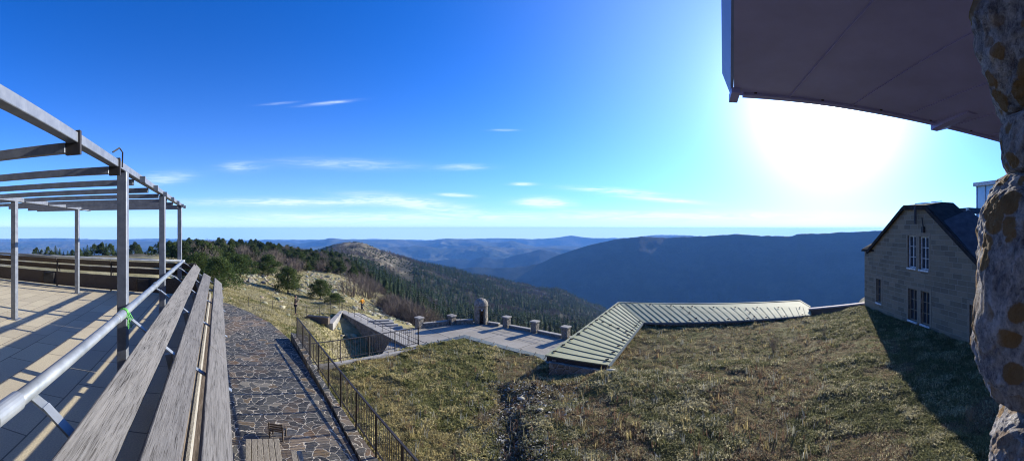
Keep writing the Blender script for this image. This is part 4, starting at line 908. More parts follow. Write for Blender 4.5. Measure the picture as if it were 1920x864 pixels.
stone(-330, 268, 1860, 'stone', 3, .62, 2040, .2, .42); stone(250, 352, 1902, 'stone', 9, .62, 2040, .17, .4); stone(338, 712, 1866, 'stone', 14, .62, 2040, .2, .52); stone(700, 1100, 1876, 'stone', 23, .62, 2040, .2, .42)
A = [Q(1960, .55, 0), Q(2300, .8, 0), Q(2300, 2.2, 0), Q(2010, 1.0, 0)]

# ------------------------------------------------------------------ vegetation prototypes
def leafball(centers, radii, nper, size, cols, flat=.75):
    V = []; C = []
    for c, r_ in zip(centers, radii):
        d = rng.normal(0, 1, (nper, 3)); d /= np.linalg.norm(d, axis=1)[:, None]; p = c + d * (r_ * rng.uniform(.45, 1.05, (nper, 1))) * np.array([1, 1, flat])
        a = rng.normal(0, 1, (nper, 3)); a /= np.linalg.norm(a, axis=1)[:, None]; b = np.cross(a, rng.normal(0, 1, (nper, 3))); b /= np.linalg.norm(b, axis=1)[:, None] + 1e-6
        s = size * rng.uniform(.5, 1.3, (nper, 1)); V.append(np.stack([p - a * s, p + a * s, p + b * s * 1.1], 1)); cc = np.array(cols)[rng.integers(0, len(cols), nper)] * rng.uniform(.65, 1.35, (nper, 1)); C.append(np.repeat(cc, 3, 0))
    V = np.concatenate(V).reshape(-1, 3); return V, np.arange(len(V)).reshape(-1, 3), np.concatenate(C)
def pine_proto(h, w, seed, ncl=34, nper=75, size=.16, cols=((.035, .065, .02), (.055, .085, .025), (.08, .105, .035))):
    global rng
    keep = rng; rng = np.random.default_rng(seed); n = ncl
    th = rng.uniform(0, 2 * PI, n); zz = rng.uniform(.18, 1, n) ** .9; env = np.interp(zz, [.1, .35, .7, 1], [.75, 1, .72, .15]); rr = np.sqrt(rng.uniform(.05, 1, n)) * env * w / 2 * rng.uniform(.8, 1.15, n)
    cen = np.stack([rr * np.cos(th), rr * np.sin(th), zz * h * .92], 1); rad = rng.uniform(.10, .19, n) * (w + h) / 2
    out = leafball(cen, rad, nper, size, cols); 
    mb = MB(); mb.tube([(0, 0, -.3), (0.03 * w, 0, h * .4), (0, .02 * w, h * .85)], [h * .035, h * .022, h * .008], 6)
    for k in range(min(14, n)): c = cen[k]; mb.tube([(0, 0, c[2] * .55), tuple(c * np.array([.6, .6, .85])), tuple(c)], [h * .014, h * .008, h * .003], 4)
    rng = keep; return out, mb
def conifer_mesh(h, w, seed, lv=11, nb=7, cols=((.03, .055, .02), (.045, .07, .025), (.06, .085, .035))):
    r = np.random.default_rng(seed); V = []; Fc = []; C = []
    def tri(a, b, c, col): i = len(V); V.extend([a, b, c]); Fc.append((i, i + 1, i + 2)); C.extend([col] * 3)
    for l in range(lv):
        u = l / lv; z = h * (.10 + .88 * u); rad = w / 2 * (1 - u) ** .85 + .03 * w
        for k in range(nb):
            th = 2 * PI * (k + r.uniform(-.35, .35)) / nb + l * .7; rr = rad * r.uniform(.65, 1.2); d = np.array([math.cos(th), math.sin(th), 0]); s = np.array([-d[1], d[0], 0]) * rr * .36
            a = np.array([0, 0, z + h * .045]); tip = d * rr + np.array([0, 0, z - rr * r.uniform(.15, .5)]); col = np.array(cols[r.integers(0, len(cols))]) * r.uniform(.7, 1.3)
            m = d * rr * .55 + np.array([0, 0, z - .02 * h]); tri(a, m - s, tip, col); tri(a, tip, m + s, col * .85)
    top = np.array([0, 0, h]); tri(top, np.array([.05 * w, 0, h * .86]), np.array([-.05 * w, .03, h * .86]), np.array(cols[1]))
    for k in range(3):
        t0, t1 = 2 * PI * k / 3, 2 * PI * (k + 1) / 3; b = h * .02; tri(np.array([b * math.cos(t0), b * math.sin(t0), -.4]), np.array([b * math.cos(t1), b * math.sin(t1), -.4]), np.array([0, 0, h * .5]), np.array((.06, .045, .035)))
    return np.array(V), np.array(Fc), np.array(C)
def shrub_mesh(h, w, seed, n=70, cols=((.20, .155, .13), (.25, .20, .17), (.15, .12, .10)), th0=.02):
    r = np.random.default_rng(seed); V = []; Fc = []; C = []
    def rib(a, b, t0, t1, col):
        d = b - a; s = np.cross(d, r.normal(0, 1, 3)); s /= np.linalg.norm(s) + 1e-6; i = len(V); V.extend([a - s * t0, a + s * t0, b + s * t1, b - s * t1]); Fc.append((i, i + 1, i + 2)); Fc.append((i, i + 2, i + 3)); C.extend([col] * 4)
    for k in range(n):
        th = r.uniform(0, 2 * PI); q = math.sqrt(r.uniform(0, 1)); b0 = np.array([math.cos(th), math.sin(th), 0]) * q * w * .28; tip = np.array([math.cos(th) * q * w / 2, math.sin(th) * q * w / 2, h * (1 - .45 * q * q) * r.uniform(.75, 1.05)]); col = np.array(cols[r.integers(0, len(cols))]) * r.uniform(.8, 1.2)
        m = (b0 + tip) / 2 + r.normal(0, .05, 3) * h; rib(b0, m, th0, th0 * .7, col); rib(m, tip, th0 * .7, th0 * .3, col)
        for _ in range(7):
            u = r.uniform(.25, 1); s = m * (1 - u) + tip * u if r.random() < .7 else b0 * (1 - u) + m * u; e_ = s + (r.normal(0, 1, 3) * np.array([.5, .5, .3]) + np.array([0, 0, .7])) * h * .17; rib(s, e_, th0 * .45, th0 * .2, col)
    return np.array(V), np.array(Fc), np.array(C)
def proto_tree(name, crown, mbt, cm, crown_name='crown'):
    r = bpy.data.objects.new(name, None); cr = mesh_obj(crown_name, crown[0], crown[1], cm, col=crown[2]); cr.parent = r
    tr = None
    if mbt: tr = mbt.build('trunk', M['bark']); tr.parent = r
    return r, [c for c in (cr, tr) if c]
used_root = {}
def place(proto, loc, rz, sc, label, cat, group):
    r, ch = proto
    if r.name not in used_root:
        COL.objects.link(r); used_root[r.name] = 1; o = r
    else:
        o = r.copy(); COL.objects.link(o)
        for c in ch: d = c.copy(); COL.objects.link(d); d.parent = o
    o.location = loc; o.rotation_euler = (0, 0, rz); o.scale = sc if isinstance(sc, (tuple, list)) else (sc, sc, sc); tag(o, label, cat, group); return o
LG = ((.05, .08, .022), (.075, .105, .03), (.10, .125, .04)); DG = ((.03, .052, .02), (.045, .07, .025), (.07, .09, .035))
PINES = []
for k in range(5):
    c, mb = pine_proto(3.2, 3.4, 100 + k, 36, 80, .12, LG if k % 2 else DG); PINES.append(proto_tree('pine_tree', c, mb, M['leaf']))
HP = []
for k in range(2):
    c, mb = pine_proto(3.6, 4.6, 140 + k, 70, 150, .075, LG if k else ((.045, .075, .02), (.06, .095, .028), (.09, .12, .04))); HP.append(proto_tree('pine_tree', c, mb, M['leaf']))
SHR = []
for k in range(3):
    sm_ = shrub_mesh(3.0, 3.6, 200 + k, 90, th0=.024); mb = MB(); mb.tube([(0, 0, -.3), (.05, 0, .5)], [.07, .04], 6); SHR.append(proto_tree('bare_shrub', sm_, mb, M['twig'], 'branches'))
CON = []
for k in range(4):
    cm_ = conifer_mesh(8, 3.2, 300 + k); o = mesh_obj('conifer_tree', cm_[0], cm_[1], M['leaf'], col=cm_[2]); COL.objects.unlink(o); CON.append((o, []))
GP = 'evergreen pines on the hillside'; GS = 'leafless shrubs on the hillside'; GC = 'conifers on the forested slope'
def U(lo, hi): return random.uniform(lo, hi)
# big named ones
named = [(410, 545, 62, 90, 0, 'broad bright green pine just beyond the corner of the plank railing'), (372, 528, 55, 95, 1, 'dense pine behind the near end of the plank railing'), (450, 520, 42, 75, 0, 'low spreading pine left of the pale rocks'),
         (540, 552, 52, 62, 1, 'dark pine with visible stems above the standing person'), (601, 562, 38, 55, 1, 'round dark pine between rocks above the ramp'), (628, 570, 20, 40, 0, 'low green juniper just above the ramp head'), (503, 518, 40, 60, 0, 'mid green pine on the hillside behind the slope fence')]
occupied = []
for px_, py_, hp_, wp_, kd, lb in named:
    g = hit(px_, py_, 26); r_ = math.hypot(g.x, g.y); hh = hp_ / F * r_; ww = wp_ / F * r_; place(HP[kd], g, U(0, 6), (ww / 4.6, ww / 4.6, hh / 3.6), lb, 'tree', GP); occupied.append((g.x, g.y, ww / 2))
snamed = [(548, 512, 32, 62, 'rounded reddish leafless shrub between pines on the hillside'), (658, 556, 40, 62, 'brown leafless shrub right of the pale rocks'), (690, 560, 44, 50, 'leafless shrub behind the figure in orange')]
for px_, py_, hp_, wp_, lb in snamed:
    g = hit(px_, py_, 26); r_ = math.hypot(g.x, g.y); hh = hp_ / F * r_; ww = wp_ / F * r_; place(SHR[0], g, U(0, 6), (ww / 3.6, ww / 3.6, hh / 3.0), lb, 'shrub', GS); occupied.append((g.x, g.y, ww / 2))
def free(x, y, d):
    for a, b, c in occupied:
        if (a - x) ** 2 + (b - y) ** 2 < (c + d) ** 2: return False
    return True
# hill pines
bx = [345, 400, 430, 470, 520, 560, 600, 640, 700]; by = [520, 520, 516, 508, 508, 512, 506, 508, 505]
cnt = 0; tries = 0; scnt = 0
while cnt < 280 and tries < 6000:
    tries += 1; px_ = U(340, 680); r_ = 40 * (215 / 40) ** math.sqrt(random.random()); g = Q(px_, r_, 0); z_ = ground(g.x, g.y); y_ = Y0 - z_ / r_ * F
    if y_ > np.interp(px_, bx, by): continue
    if px_ < 360 and r_ < 60: continue
    if not free(g.x, g.y, .75): continue
    g.z = z_ - .15; s = U(.9, 1.5) * (.9 if r_ < 90 else .85)
    if float(fbm(np.array(g.x / 22), np.array(g.y / 22), 91, 3)) > .10 and scnt < 70:
        place(SHR[random.randrange(3)], g, U(0, 6), (s, s, s * .95), 'grey brown leafless shrub among the hillside pines', 'shrub', 'leafless shrubs among the hillside pines'); scnt += 1
    else:
        place(PINES[random.randrange(5)], g, U(0, 6), (s * U(.8, 1.1), s * U(.8, 1.1), s * U(.7, 1.15)), 'dark evergreen pine in the dense stand on the left hillside', 'tree', 'dense hillside pines'); cnt += 1
    occupied.append((g.x, g.y, .9 * s))
# row of conifers beyond the terrace
for px_, hp_ in [(62, 8), (68, 14), (78, 9), (90, 16), (97, 12), (104, 17), (112, 14), (119, 10), (127, 12), (136, 13), (150, 14), (157, 17), (164, 22), (170, 16), (177, 21), (185, 18), (192, 24), (199, 24), (207, 22), (213, 18), (221, 17), (228, 20), (238, 16), (245, 18), (252, 24), (259, 20), (263, 13)]:
    r_ = U(120, 150); g = Q(px_, r_, 0); g.z = ground(g.x, g.y) - .2; hh = (hp_ * .8 + 6) / F * r_
    place(*((CON[random.randrange(4)], g, U(0, 6), (hh / 8 * 2.4, hh / 8 * 2.4, hh / 8)) if random.random() < .55 else (PINES[random.randrange(5)], g, U(0, 6), (hh / 3.2 * .8, hh / 3.2 * .8, hh / 3.2))), 'small bushy conifer in the row beyond the terrace railing', 'tree', 'row of conifers beyond the terrace')
g = Q(283, 110, 0); g.z = ground(g.x, g.y) - .2; place(PINES[1], g, 1, (1.0, 1.0, .95), 'round bush standing alone at the right end of the conifer row', 'tree', None)
for px_, r_ in ((300, 96), (318, 100), (330, 90), (346, 80), (322, 70), (338, 64)):
    g = Q(px_, r_, 0); g.z = ground(g.x, g.y) - .2; place(PINES[random.randrange(5)], g, 1, U(1.0, 1.3), 'dark pine seen between the pergola posts', 'tree', 'pines behind the pergola posts')
for _ in range(260):
    px1 = U(535, 715); r_ = U(72, 225); g = Q(px1, r_, 0); g.z = ground(g.x, g.y) - .15
    if (g.z / -r_ * F + Y0) > np.interp(px1, [535, 600, 640, 705], [514, 510, 522, 530]) or not free(g.x, g.y, .9): continue
    s = U(.8, 1.4); occupied.append((g.x, g.y, s * .8))
    if random.random() < .45: place(SHR[random.randrange(3)], g, U(0, 6), (s * 1.1, s * 1.1, s), 'grey brown leafless shrub among the hillside pines', 'shrub', 'leafless shrubs among the hillside pines')
    else: place(PINES[random.randrange(5)], g, U(0, 6), (s, s, s), 'dark evergreen pine in the dense stand on the left hillside', 'tree', 'dense hillside pines')
# thicket of bare shrubs below the terrace
k = 0
for px_, r_ in [(U(716, 770), U(48, 75)) for _ in range(34)] + [(U(770, 835), U(46, 80)) for _ in range(34)] + [(U(835, 900), U(62, 100)) for _ in range(26)] + [(U(640, 720), U(78, 150)) for _ in range(30)]:
    g = Q(px_, r_, 0); g.z = ground(g.x, g.y) - .2; s = U(.9, 1.5); place(SHR[random.randrange(3)], g, U(0, 6), (s, s, s * (.85 if r_ < 80 else .75)), 'reddish brown leafless shrub in the thicket left of the turret', 'shrub', 'thicket of leafless shrubs'); k += 1
# forested slope
N = 19000; px_ = rng.uniform(610, 1200, N); r_ = np.sqrt(rng.uniform(90 ** 2, 1120 ** 2, N)) ; w_ = rng.uniform(0, 1, N)
keepm = np.ones(N, bool)
x_, y_ = r_ * np.sin(az(px_)), r_ * np.cos(az(px_)); fm = fbm(x_ / 60, y_ / 60, 95, 4)
keepm &= ~((px_ < 775) & (r_ > 430 - (px_ - 690) * .4) & (fm < .16)); keepm &= ~((px_ < 700) & (r_ < 190)); keepm &= ~((px_ < 850) & (r_ < 105)); keepm &= w_ < np.clip(.55 + (r_ - 90) / 900, 0, 1)
px_, r_, x_, y_, fm = (q[keepm] for q in (px_, r_, x_, y_, fm)); z_ = np.array([ground(a, b) for a, b in zip(x_, y_)])
bare = (fm > .13) | (rng.uniform(0, 1, len(fm)) < .06)
# add nearer ones under the terrace edge
order = np.argsort(r_); 
conp = [i for i in order if not bare[i]]; barep = [i for i in order if bare[i]]
for i in conp[:290]:
    s = U(.55, 1.15); place(CON[random.randrange(4)], Vector((x_[i], y_[i], z_[i] - .3)), U(0, 6), (s * U(.9, 1.3), s * U(.9, 1.3), s), 'dark conifer near the foot of the forested slope behind the lower terrace', 'tree', GC)
def mass(name, protos, idx, label, mat, smin, smax, cat):
    Vs, Fs, Cs = [], [], []; off = 0
    idx = np.array(idx); which = rng.integers(0, len(protos), len(idx))
    for p, (V, Fc, C) in enumerate(protos):
        ii = idx[which == p]; n = len(ii)
        if not n: continue
        s = rng.uniform(smin, smax, n); th = rng.uniform(0, 2 * PI, n); wx = s * rng.uniform(.9, 1.3, n)
        X = (V[None, :, 0] * np.cos(th)[:, None] - V[None, :, 1] * np.sin(th)[:, None]) * wx[:, None] + x_[ii][:, None]; Y = (V[None, :, 0] * np.sin(th)[:, None] + V[None, :, 1] * np.cos(th)[:, None]) * wx[:, None] + y_[ii][:, None]; Z = V[None, :, 2] * s[:, None] + z_[ii][:, None] - .3
        Vs.append(np.stack([X, Y, Z], -1).reshape(-1, 3)); Fs.append((Fc[None] + (np.arange(n) * len(V))[:, None, None] + off).reshape(-1, 3)); off += n * len(V)
        tone = rng.uniform(.6, 1.35, (n, 1, 1)) * np.array([1, 1, 1]) ; tone = tone * (1 + rng.normal(0, .08, (n, 1, 3))); Cs.append((C[None] * tone).reshape(-1, 3))
    tag(mesh_obj(name, np.concatenate(Vs), np.concatenate(Fs), mat, col=np.concatenate(Cs)), label, cat, None, 'stuff')
mass('conifer_forest', [conifer_mesh(8, 4.2, 400 + k, 6, 5) for k in range(3)], conp[290:], 'dark conifer forest covering the far slope below the bare dome', M['leaf'], .6, 1.3, 'forest')
mass('bare_woodland', [shrub_mesh(6.5, 4.5, 420 + k, 20, ((.16, .13, .10), (.20, .17, .145), (.12, .10, .085)), .05) for k in range(3)], barep, 'grey leafless trees mixed into the conifer forest slope', M['twig'], .6, 1.1, 'woodland')
# low scrub on the dome
N = 2600; px_ = rng.uniform(560, 790, N); r_ = rng.uniform(330, 900, N); x_, y_ = r_ * np.sin(az(px_)), r_ * np.cos(az(px_)); fm = fbm(x_ / 45, y_ / 45, 99, 4); kk = fm > -.02 + rng.uniform(-.1, .1, N); x_, y_ = x_[kk], y_[kk]; z_ = np.array([ground(a, b) for a, b in zip(x_, y_)])
c_, _ = pine_proto(2.0, 3.2, 177, 7, 12, .5, DG); mass('dome_scrub', [c_], list(range(len(x_))), 'low dark scrub dotted over the bare dome hill', M['leaf'], .45, 1.2, 'scrub')

# rocks
def rock_mesh(seed, n=2):
    r = np.random.default_rng(seed); ph = (1 + 5 ** .5) / 2
    V = np.array([(-1, ph, 0), (1, ph, 0), (-1, -ph, 0), (1, -ph, 0), (0, -1, ph), (0, 1, ph), (0, -1, -ph), (0, 1, -ph), (ph, 0, -1), (ph, 0, 1), (-ph, 0, -1), (-ph, 0, 1)]) / 1.9
    V = V * r.uniform(.6, 1.25, (12, 1)) * np.array([1, .8, .6]); Fc = np.array([(0, 11, 5), (0, 5, 1), (0, 1, 7), (0, 7, 10), (0, 10, 11), (1, 5, 9), (5, 11, 4), (11, 10, 2), (10, 7, 6), (7, 1, 8), (3, 9, 4), (3, 4, 2), (3, 2, 6), (3, 6, 8), (3, 8, 9), (4, 9, 5), (2, 4, 11), (6, 2, 10), (8, 6, 7), (9, 8, 1)])
    return V, Fc, np.ones((12, 3)) * np.array((.33, .30, .24)) * r.uniform(.6, 1.2)
pts = []
for _ in range(8500):
    px1 = U(430, 860); r1 = 30 * 4.2 ** random.random(); g = Q(px1, r1, 0); z1 = ground(g.x, g.y); y1 = Y0 - z1 / r1 * F
    dens = max(math.exp(-((px1 - 605) / 42) ** 2 - ((y1 - 530) / 22) ** 2), .9 * math.exp(-((px1 - 470) / 45) ** 2 - ((y1 - 522) / 10) ** 2), .6 * math.exp(-((px1 - 735) / 60) ** 2 - ((y1 - 585 - (px1 - 735) * .25) / 14) ** 2), .06)
    if random.random() < dens and not (700 < px1 < 1100 and r1 < 37): pts.append((g.x, g.y, z1))
pts = np.array(pts); x_, y_, z_ = pts[:, 0], pts[:, 1], pts[:, 2] + .27
mass('loose_rocks', [rock_mesh(s) for s in range(6)], list(range(len(pts))), 'pale loose limestone rocks strewn over the grassy slope', M['rockm'], .10, .5, 'rocks')
RK = [rock_mesh(50 + s) for s in range(4)]
for i, (px1, py1, s, lb) in enumerate([(560, 545, .9, 'pale boulder under the dark pine with visible stems'), (640, 560, .8, 'pale boulder just above the ramp head'), (700, 568, 1.1, 'tall pale outcrop right of the figure in orange'), (615, 520, 1.0, 'pale boulder at the top of the scree'), (585, 535, .8, 'pale boulder in the middle of the scree'), (470, 530, 1.0, 'pale boulder at edge of the straw slope below the pines'), (493, 532, .8, 'smaller pale boulder on the straw slope'), (663, 578, .6, 'pale boulder left of the figure in orange')]):
    g = hit(px1, py1, 26); v, f, c = RK[i % 4]; o = mesh_obj('boulder', v * s * .8, f, M['rockm'], col=c); o.location = g; o.rotation_euler.z = i; tag(o, lb, 'boulder', 'pale boulders on the slope')
    sm1 = o.modifiers.new('sub', 'SUBSURF'); sm1.levels = sm1.render_levels = 2; sm1.subdivision_type = 'SIMPLE'; tx = bpy.data.textures.new('rock', 'CLOUDS'); tx.noise_scale = .35; dm = o.modifiers.new('d', 'DISPLACE'); dm.texture = tx; dm.strength = .35 * s
for i, (px1, py1, s, lb) in enumerate([(978, 733, .17, 'pale flat stone in the grass at the top of the gully between both lawns'), (961, 747, .14, 'smaller pale stone just left of the flat stone in the gully'), (930, 800, .09, 'little pale stone low in the gully'), (1147, 681, .26, 'white stone lying in grass beside the metal roof corner'), (1012, 770, .14, 'tiny pale stone in the grass right of the gully')]):
    a1 = az(px1); rq = np.interp(a1, LA, _re); zq = np.interp(a1, LA, _ze); r_ = min(5.65 / ((py1 - Y0) / F), float(rq) - .4); v, f, c = RK[i % 4]; o = mesh_obj('stone', v * s * np.array([1, 1, .6]), f, M['rockm'], col=c * 1.8); o.location = Q(px1, r_, float(lawn_z(np.array(a1), np.array(r_), rq, zq)) + .09 * s / .3); o.rotation_euler.z = i; tag(o, lb, 'stone')
# leaf litter and debris in the gully
n = 5200; a = rng.normal(az(965), .06, n); r = rng.uniform(8.2, 14.5, n); a = a + (r - 9) * .009; re = np.interp(a, LA, _re); ze = np.interp(a, LA, _ze); z = lawn_z(a, r, re, ze) + .05
cc = np.c_[r * np.sin(a), r * np.cos(a), z]; d1 = rng.normal(0, 1, (n, 3)) * np.array([1, 1, .35]); d2 = rng.normal(0, 1, (n, 3)) * np.array([1, 1, .35]); d1 /= np.linalg.norm(d1, axis=1)[:, None]; d2 /= np.linalg.norm(d2, axis=1)[:, None]; sz = rng.uniform(.018, .05, (n, 1))
V = np.stack([cc - d1 * sz, cc + d2 * sz, cc + d1 * sz, cc - d2 * sz], 1).reshape(-1, 3); pal = np.array([(.45, .43, .38), (.10, .08, .06), (.05, .045, .035), (.2, .17, .12)])[rng.integers(0, 4, n)]
tag(mesh_obj('leaf_litter', V, np.arange(4 * n).reshape(-1, 4), M['rockm'], col=np.repeat(pal, 4, 0)), 'dark and pale leaf litter scattered along the gully between both lawns', 'leaf litter', None, 'stuff')
# hillside straw grass
N = 60000; px1 = rng.uniform(395, 900, N); r1 = 16.5 * (95 / 16.5) ** rng.uniform(0, 1, N); a1 = az(px1); x1, y1 = r1 * np.sin(a1), r1 * np.cos(a1)
k = ~((px1 < 545) & (r1 < np.interp(px1, [395, 425, 470, 507, 545], [29, 28.5, 25.2, 22.4, 19.2]))) & ~((px1 > 740) & (r1 < 38)) & ~((px1 > 630) & (r1 > 31) & (r1 < 38)) & ~((px1 > 560) & (r1 < 18.5)) & ~((px1 < 640) & (px1 > 545) & (r1 < 18)) 
x1, y1, r1 = x1[k], y1[k], r1[k]; z1 = np.array([ground(a, b) for a, b in zip(x1, y1)]); cl = fbm(x1 / 1.5, y1 / 1.5, 81, 3)
col = np.where((cl > .02)[:, None], (.47, .41, .25), (.33, .29, .14)); col = np.where((cl < -.12)[:, None], (.15, .16, .06), col)
grass_mesh('meadow_grass', np.c_[x1, y1, z1], .07 + .11 * np.clip(cl + .3, 0, 1) + r1 * .0009, col, 5, 'straw coloured meadow grass on the slope beyond the path', .014)

# ------------------------------------------------------------------ people (standing, small in view)
def person(loc, rz, h, label, coat, legs, pose, hairm):
    t = thing('person', label, 'person', (0, 0, 0)); t.location = loc; t.rotation_euler.z = rz; BASE[t.name] = Vector(); k = h / 1.75
    def skin(name, nodes, edges, mat, root=0):
        me = bpy.data.meshes.new(name); me.from_pydata([tuple(c * k for c in n_[0]) for n_ in nodes], edges, []); o = bpy.data.objects.new(name, me); COL.objects.link(o); o.parent = t
        m = o.modifiers.new('skin', 'SKIN'); m.use_smooth_shade = True; s = o.modifiers.new('sub', 'SUBSURF'); s.levels = s.render_levels = 2
        for i, n_ in enumerate(nodes): v = me.skin_vertices[0].data[i]; rr = n_[1]; v.radius = (rr[0] * k, rr[1] * k) if isinstance(rr, tuple) else (rr * k, rr * k); v.use_root = (i == root)
        me.materials.append(mat); return o
    if pose == 'stand':
        LK, LF, RK_, RF = (.10, .02, .50), (.11, -.02, .07), (-.10, .03, .50), (-.12, 0, .07); LE, LH, RE, RH = (.27, .02, 1.14), (.10, .26, 1.30), (-.27, .02, 1.14), (-.09, .27, 1.31)
    else:
        LK, LF, RK_, RF = (.10, .20, .52), (.11, .26, .08), (-.10, -.06, .50), (-.11, -.38, .14); LE, LH, RE, RH = (.26, -.12, 1.16), (.27, -.02, .93), (-.26, .14, 1.16), (-.24, .36, 1.02)
    nodes = [((0, 0, .95), (.15, .11)), ((0, 0, 1.15), (.14, .10)), ((0, 0, 1.38), (.17, .11)), ((0, .01, 1.50), .055), ((0, .02, 1.56), .06), ((0, .03, 1.64), (.078, .092)), ((0, .02, 1.71), (.065, .08)),
             ((.19, 0, 1.43), .065), (LE, .045), (LH, .03), ((-.19, 0, 1.43), .065), (RE, .045), (RH, .03),
             ((.095, 0, .90), .095), (LK, .065), (LF, .045), ((LF[0], LF[1] + .14, .035), .035), ((-.095, 0, .90), .095), (RK_, .065), (RF, .045), ((RF[0], RF[1] + .14, RF[2] - .035), .035)]
    edges = [(0, 1), (1, 2), (2, 3), (3, 4), (4, 5), (5, 6), (2, 7), (7, 8), (8, 9), (2, 10), (10, 11), (11, 12), (0, 13), (13, 14), (14, 15), (15, 16), (0, 17), (17, 18), (18, 19), (19, 20)]
    # fingers and thumbs grow out of the wrists
    for wi, sd in ((9, 1), (12, -1)):
        w = Vector(nodes[wi][0]); e_ = Vector(nodes[8 if wi == 9 else 11][0]); d = (w - e_).normalized(); s_ = d.cross(Vector((0, 0, 1))).normalized(); pi = len(nodes); nodes.append((tuple(w + d * .06), (.036, .018))); edges.append((wi, pi))
        for q, l in zip((-.03, -.01, .01, .03), (.06, .075, .07, .055)):
            b = w + d * .10 + s_ * q; nodes.append((tuple(b), .009)); edges.append((pi, len(nodes) - 1)); nodes.append((tuple(b + d * l * .6 + Vector((0, 0, -.02))), .008)); edges.append((len(nodes) - 2, len(nodes) - 1))
        nodes.append((tuple(w + d * .05 - s_ * .05 * sd), .010)); edges.append((wi, len(nodes) - 1))
    skin('body', nodes, edges, M['skin'])
    skin('jacket', [((0, 0, .86), (.175, .135)), ((0, 0, 1.15), (.16, .125)), ((0, 0, 1.38), (.19, .13)), ((0, .01, 1.47), (.09, .08)), ((.20, 0, 1.43), .082), (LE, .062), (tuple(Vector(LE).lerp(Vector(LH), .9)), .048), ((-.20, 0, 1.43), .082), (RE, .062), (tuple(Vector(RE).lerp(Vector(RH), .9)), .048)], [(0, 1), (1, 2), (2, 3), (2, 4), (4, 5), (5, 6), (2, 7), (7, 8), (8, 9)], coat)
    skin('trousers', [((0, 0, .92), (.155, .12)), ((.095, 0, .86), .108), (LK, .078), (tuple(Vector(LF) + Vector((0, 0, .03))), .06), ((-.095, 0, .86), .108), (RK_, .078), (tuple(Vector(RF) + Vector((0, 0, .03))), .06)], [(0, 1), (1, 2), (2, 3), (0, 4), (4, 5), (5, 6)], legs)
    for F_ in (LF, RF): MB().hexa([(F_[0] * k - .05, (F_[1] - .09) * k, (F_[2] - .07) * k), (F_[0] * k + .05, (F_[1] - .09) * k, (F_[2] - .07) * k), (F_[0] * k + .045, (F_[1] + .2) * k, (F_[2] - .07) * k), (F_[0] * k - .045, (F_[1] + .2) * k, (F_[2] - .07) * k)], [(F_[0] * k - .045, (F_[1] - .08) * k, (F_[2] + .04) * k), (F_[0] * k + .045, (F_[1] - .08) * k, (F_[2] + .04) * k), (F_[0] * k + .035, (F_[1] + .18) * k, (F_[2] - .02) * k), (F_[0] * k - .035, (F_[1] + .18) * k, (F_[2] - .02) * k)]).build('shoe', M['jeans'], t, bevel=.012)
    hb = MB(); hb.lathe([(.004, 1.775 * k), (.05 * k, 1.765 * k), (.082 * k, 1.72 * k), (.094 * k, 1.66 * k), (.09 * k, 1.60 * k)], (0, -.005), 14); hb.build('hair', hairm, t, smooth=True)
    fc = MB(); fy = .03 + .10
    fc.hexa([(-.012 * k, fy * k, 1.60 * k), (.012 * k, fy * k, 1.60 * k), (.008 * k, (fy + .025) * k, 1.605 * k), (-.008 * k, (fy + .025) * k, 1.605 * k)], [(-.006 * k, fy * k, 1.65 * k), (.006 * k, fy * k, 1.65 * k), (.004 * k, (fy + .006) * k, 1.65 * k), (-.004 * k, (fy + .006) * k, 1.65 * k)]); fc.build('nose', M['skin'], t)
    return t
g1 = P(554, 592, -7.45); g1.z = max(g1.z, ground(g1.x, g1.y)) ; gz = ground(g1.x, g1.y); g1.z = gz
person(g1, math.radians(-60), 1.68, 'person in dark brown coat standing on the slope with both hands raised to chest', M['coat'], M['jeans'], 'stand', M['hair'])
g2 = hit(679, 583, 30); person(g2, math.radians(70), 1.6, 'distant person in an orange jacket walking past the rocks', M['orange'], M['jeans'], 'walk', M['hair'])

# ------------------------------------------------------------------ haze
tp, R_h = 60, 12700
hm = bpy.data.materials.new('haze_air'); hm.use_nodes = True; nt = hm.node_tree; nt.nodes.clear(); ou = nt.nodes.new('ShaderNodeOutputMaterial'); pv = nt.nodes.new('ShaderNodeVolumePrincipled')
pv.inputs['Color'].default_value = (.17, .45, 1.0, 1); pv.inputs['Density'].default_value = 0.8e-4; pv.inputs['Anisotropy'].default_value = .0; nt.links.new(pv.outputs[0], ou.inputs['Volume'])
o = MB().box(-R_h, R_h, -R_h, R_h, VB - 12, tp).build('haze', hm); tag(o, 'thin blue air filling the valleys towards the horizon', 'haze', None, 'stuff')

# ------------------------------------------------------------------ world
wd = bpy.data.worlds.new('World'); SC.world = wd; wd.use_nodes = True; nt = wd.node_tree; bg = nt.nodes['Background']
class WN:
    def __init__(s): s.t = nt
WNn = NT.__new__(NT); WNn.t = nt
sky = WNn.n('ShaderNodeTexSky', sky_type='NISHITA', sun_disc=False, sun_elevation=SUN_EL, sun_rotation=SUN_AZ, altitude=1500.0, air_density=1.0, dust_density=.6, ozone_density=1.5)
tc_ = WNn.n('ShaderNodeTexCoord'); sp_ = WNn.n('ShaderNodeSeparateXYZ', {0: tc_.outputs['Generated']})
azn = WNn.math('ARCTAN2', sp_.outputs[0], sp_.outputs[1]); hor = WNn.math('SQRT', WNn.math('ADD', WNn.math('MULTIPLY', sp_.outputs[0], sp_.outputs[0]), WNn.math('MULTIPLY', sp_.outputs[1], sp_.outputs[1]))); eln = WNn.math('DIVIDE', sp_.outputs[2], WNn.math('MAXIMUM', hor, .001))
sk = WNn.mix(1.0, sky.outputs[0], (.045, .53, 1.42), 'MULTIPLY')
cv = WNn.n('ShaderNodeCombineXYZ', {0: azn, 1: WNn.math('MULTIPLY', eln, 9.0), 2: 0.0}).outputs[0]
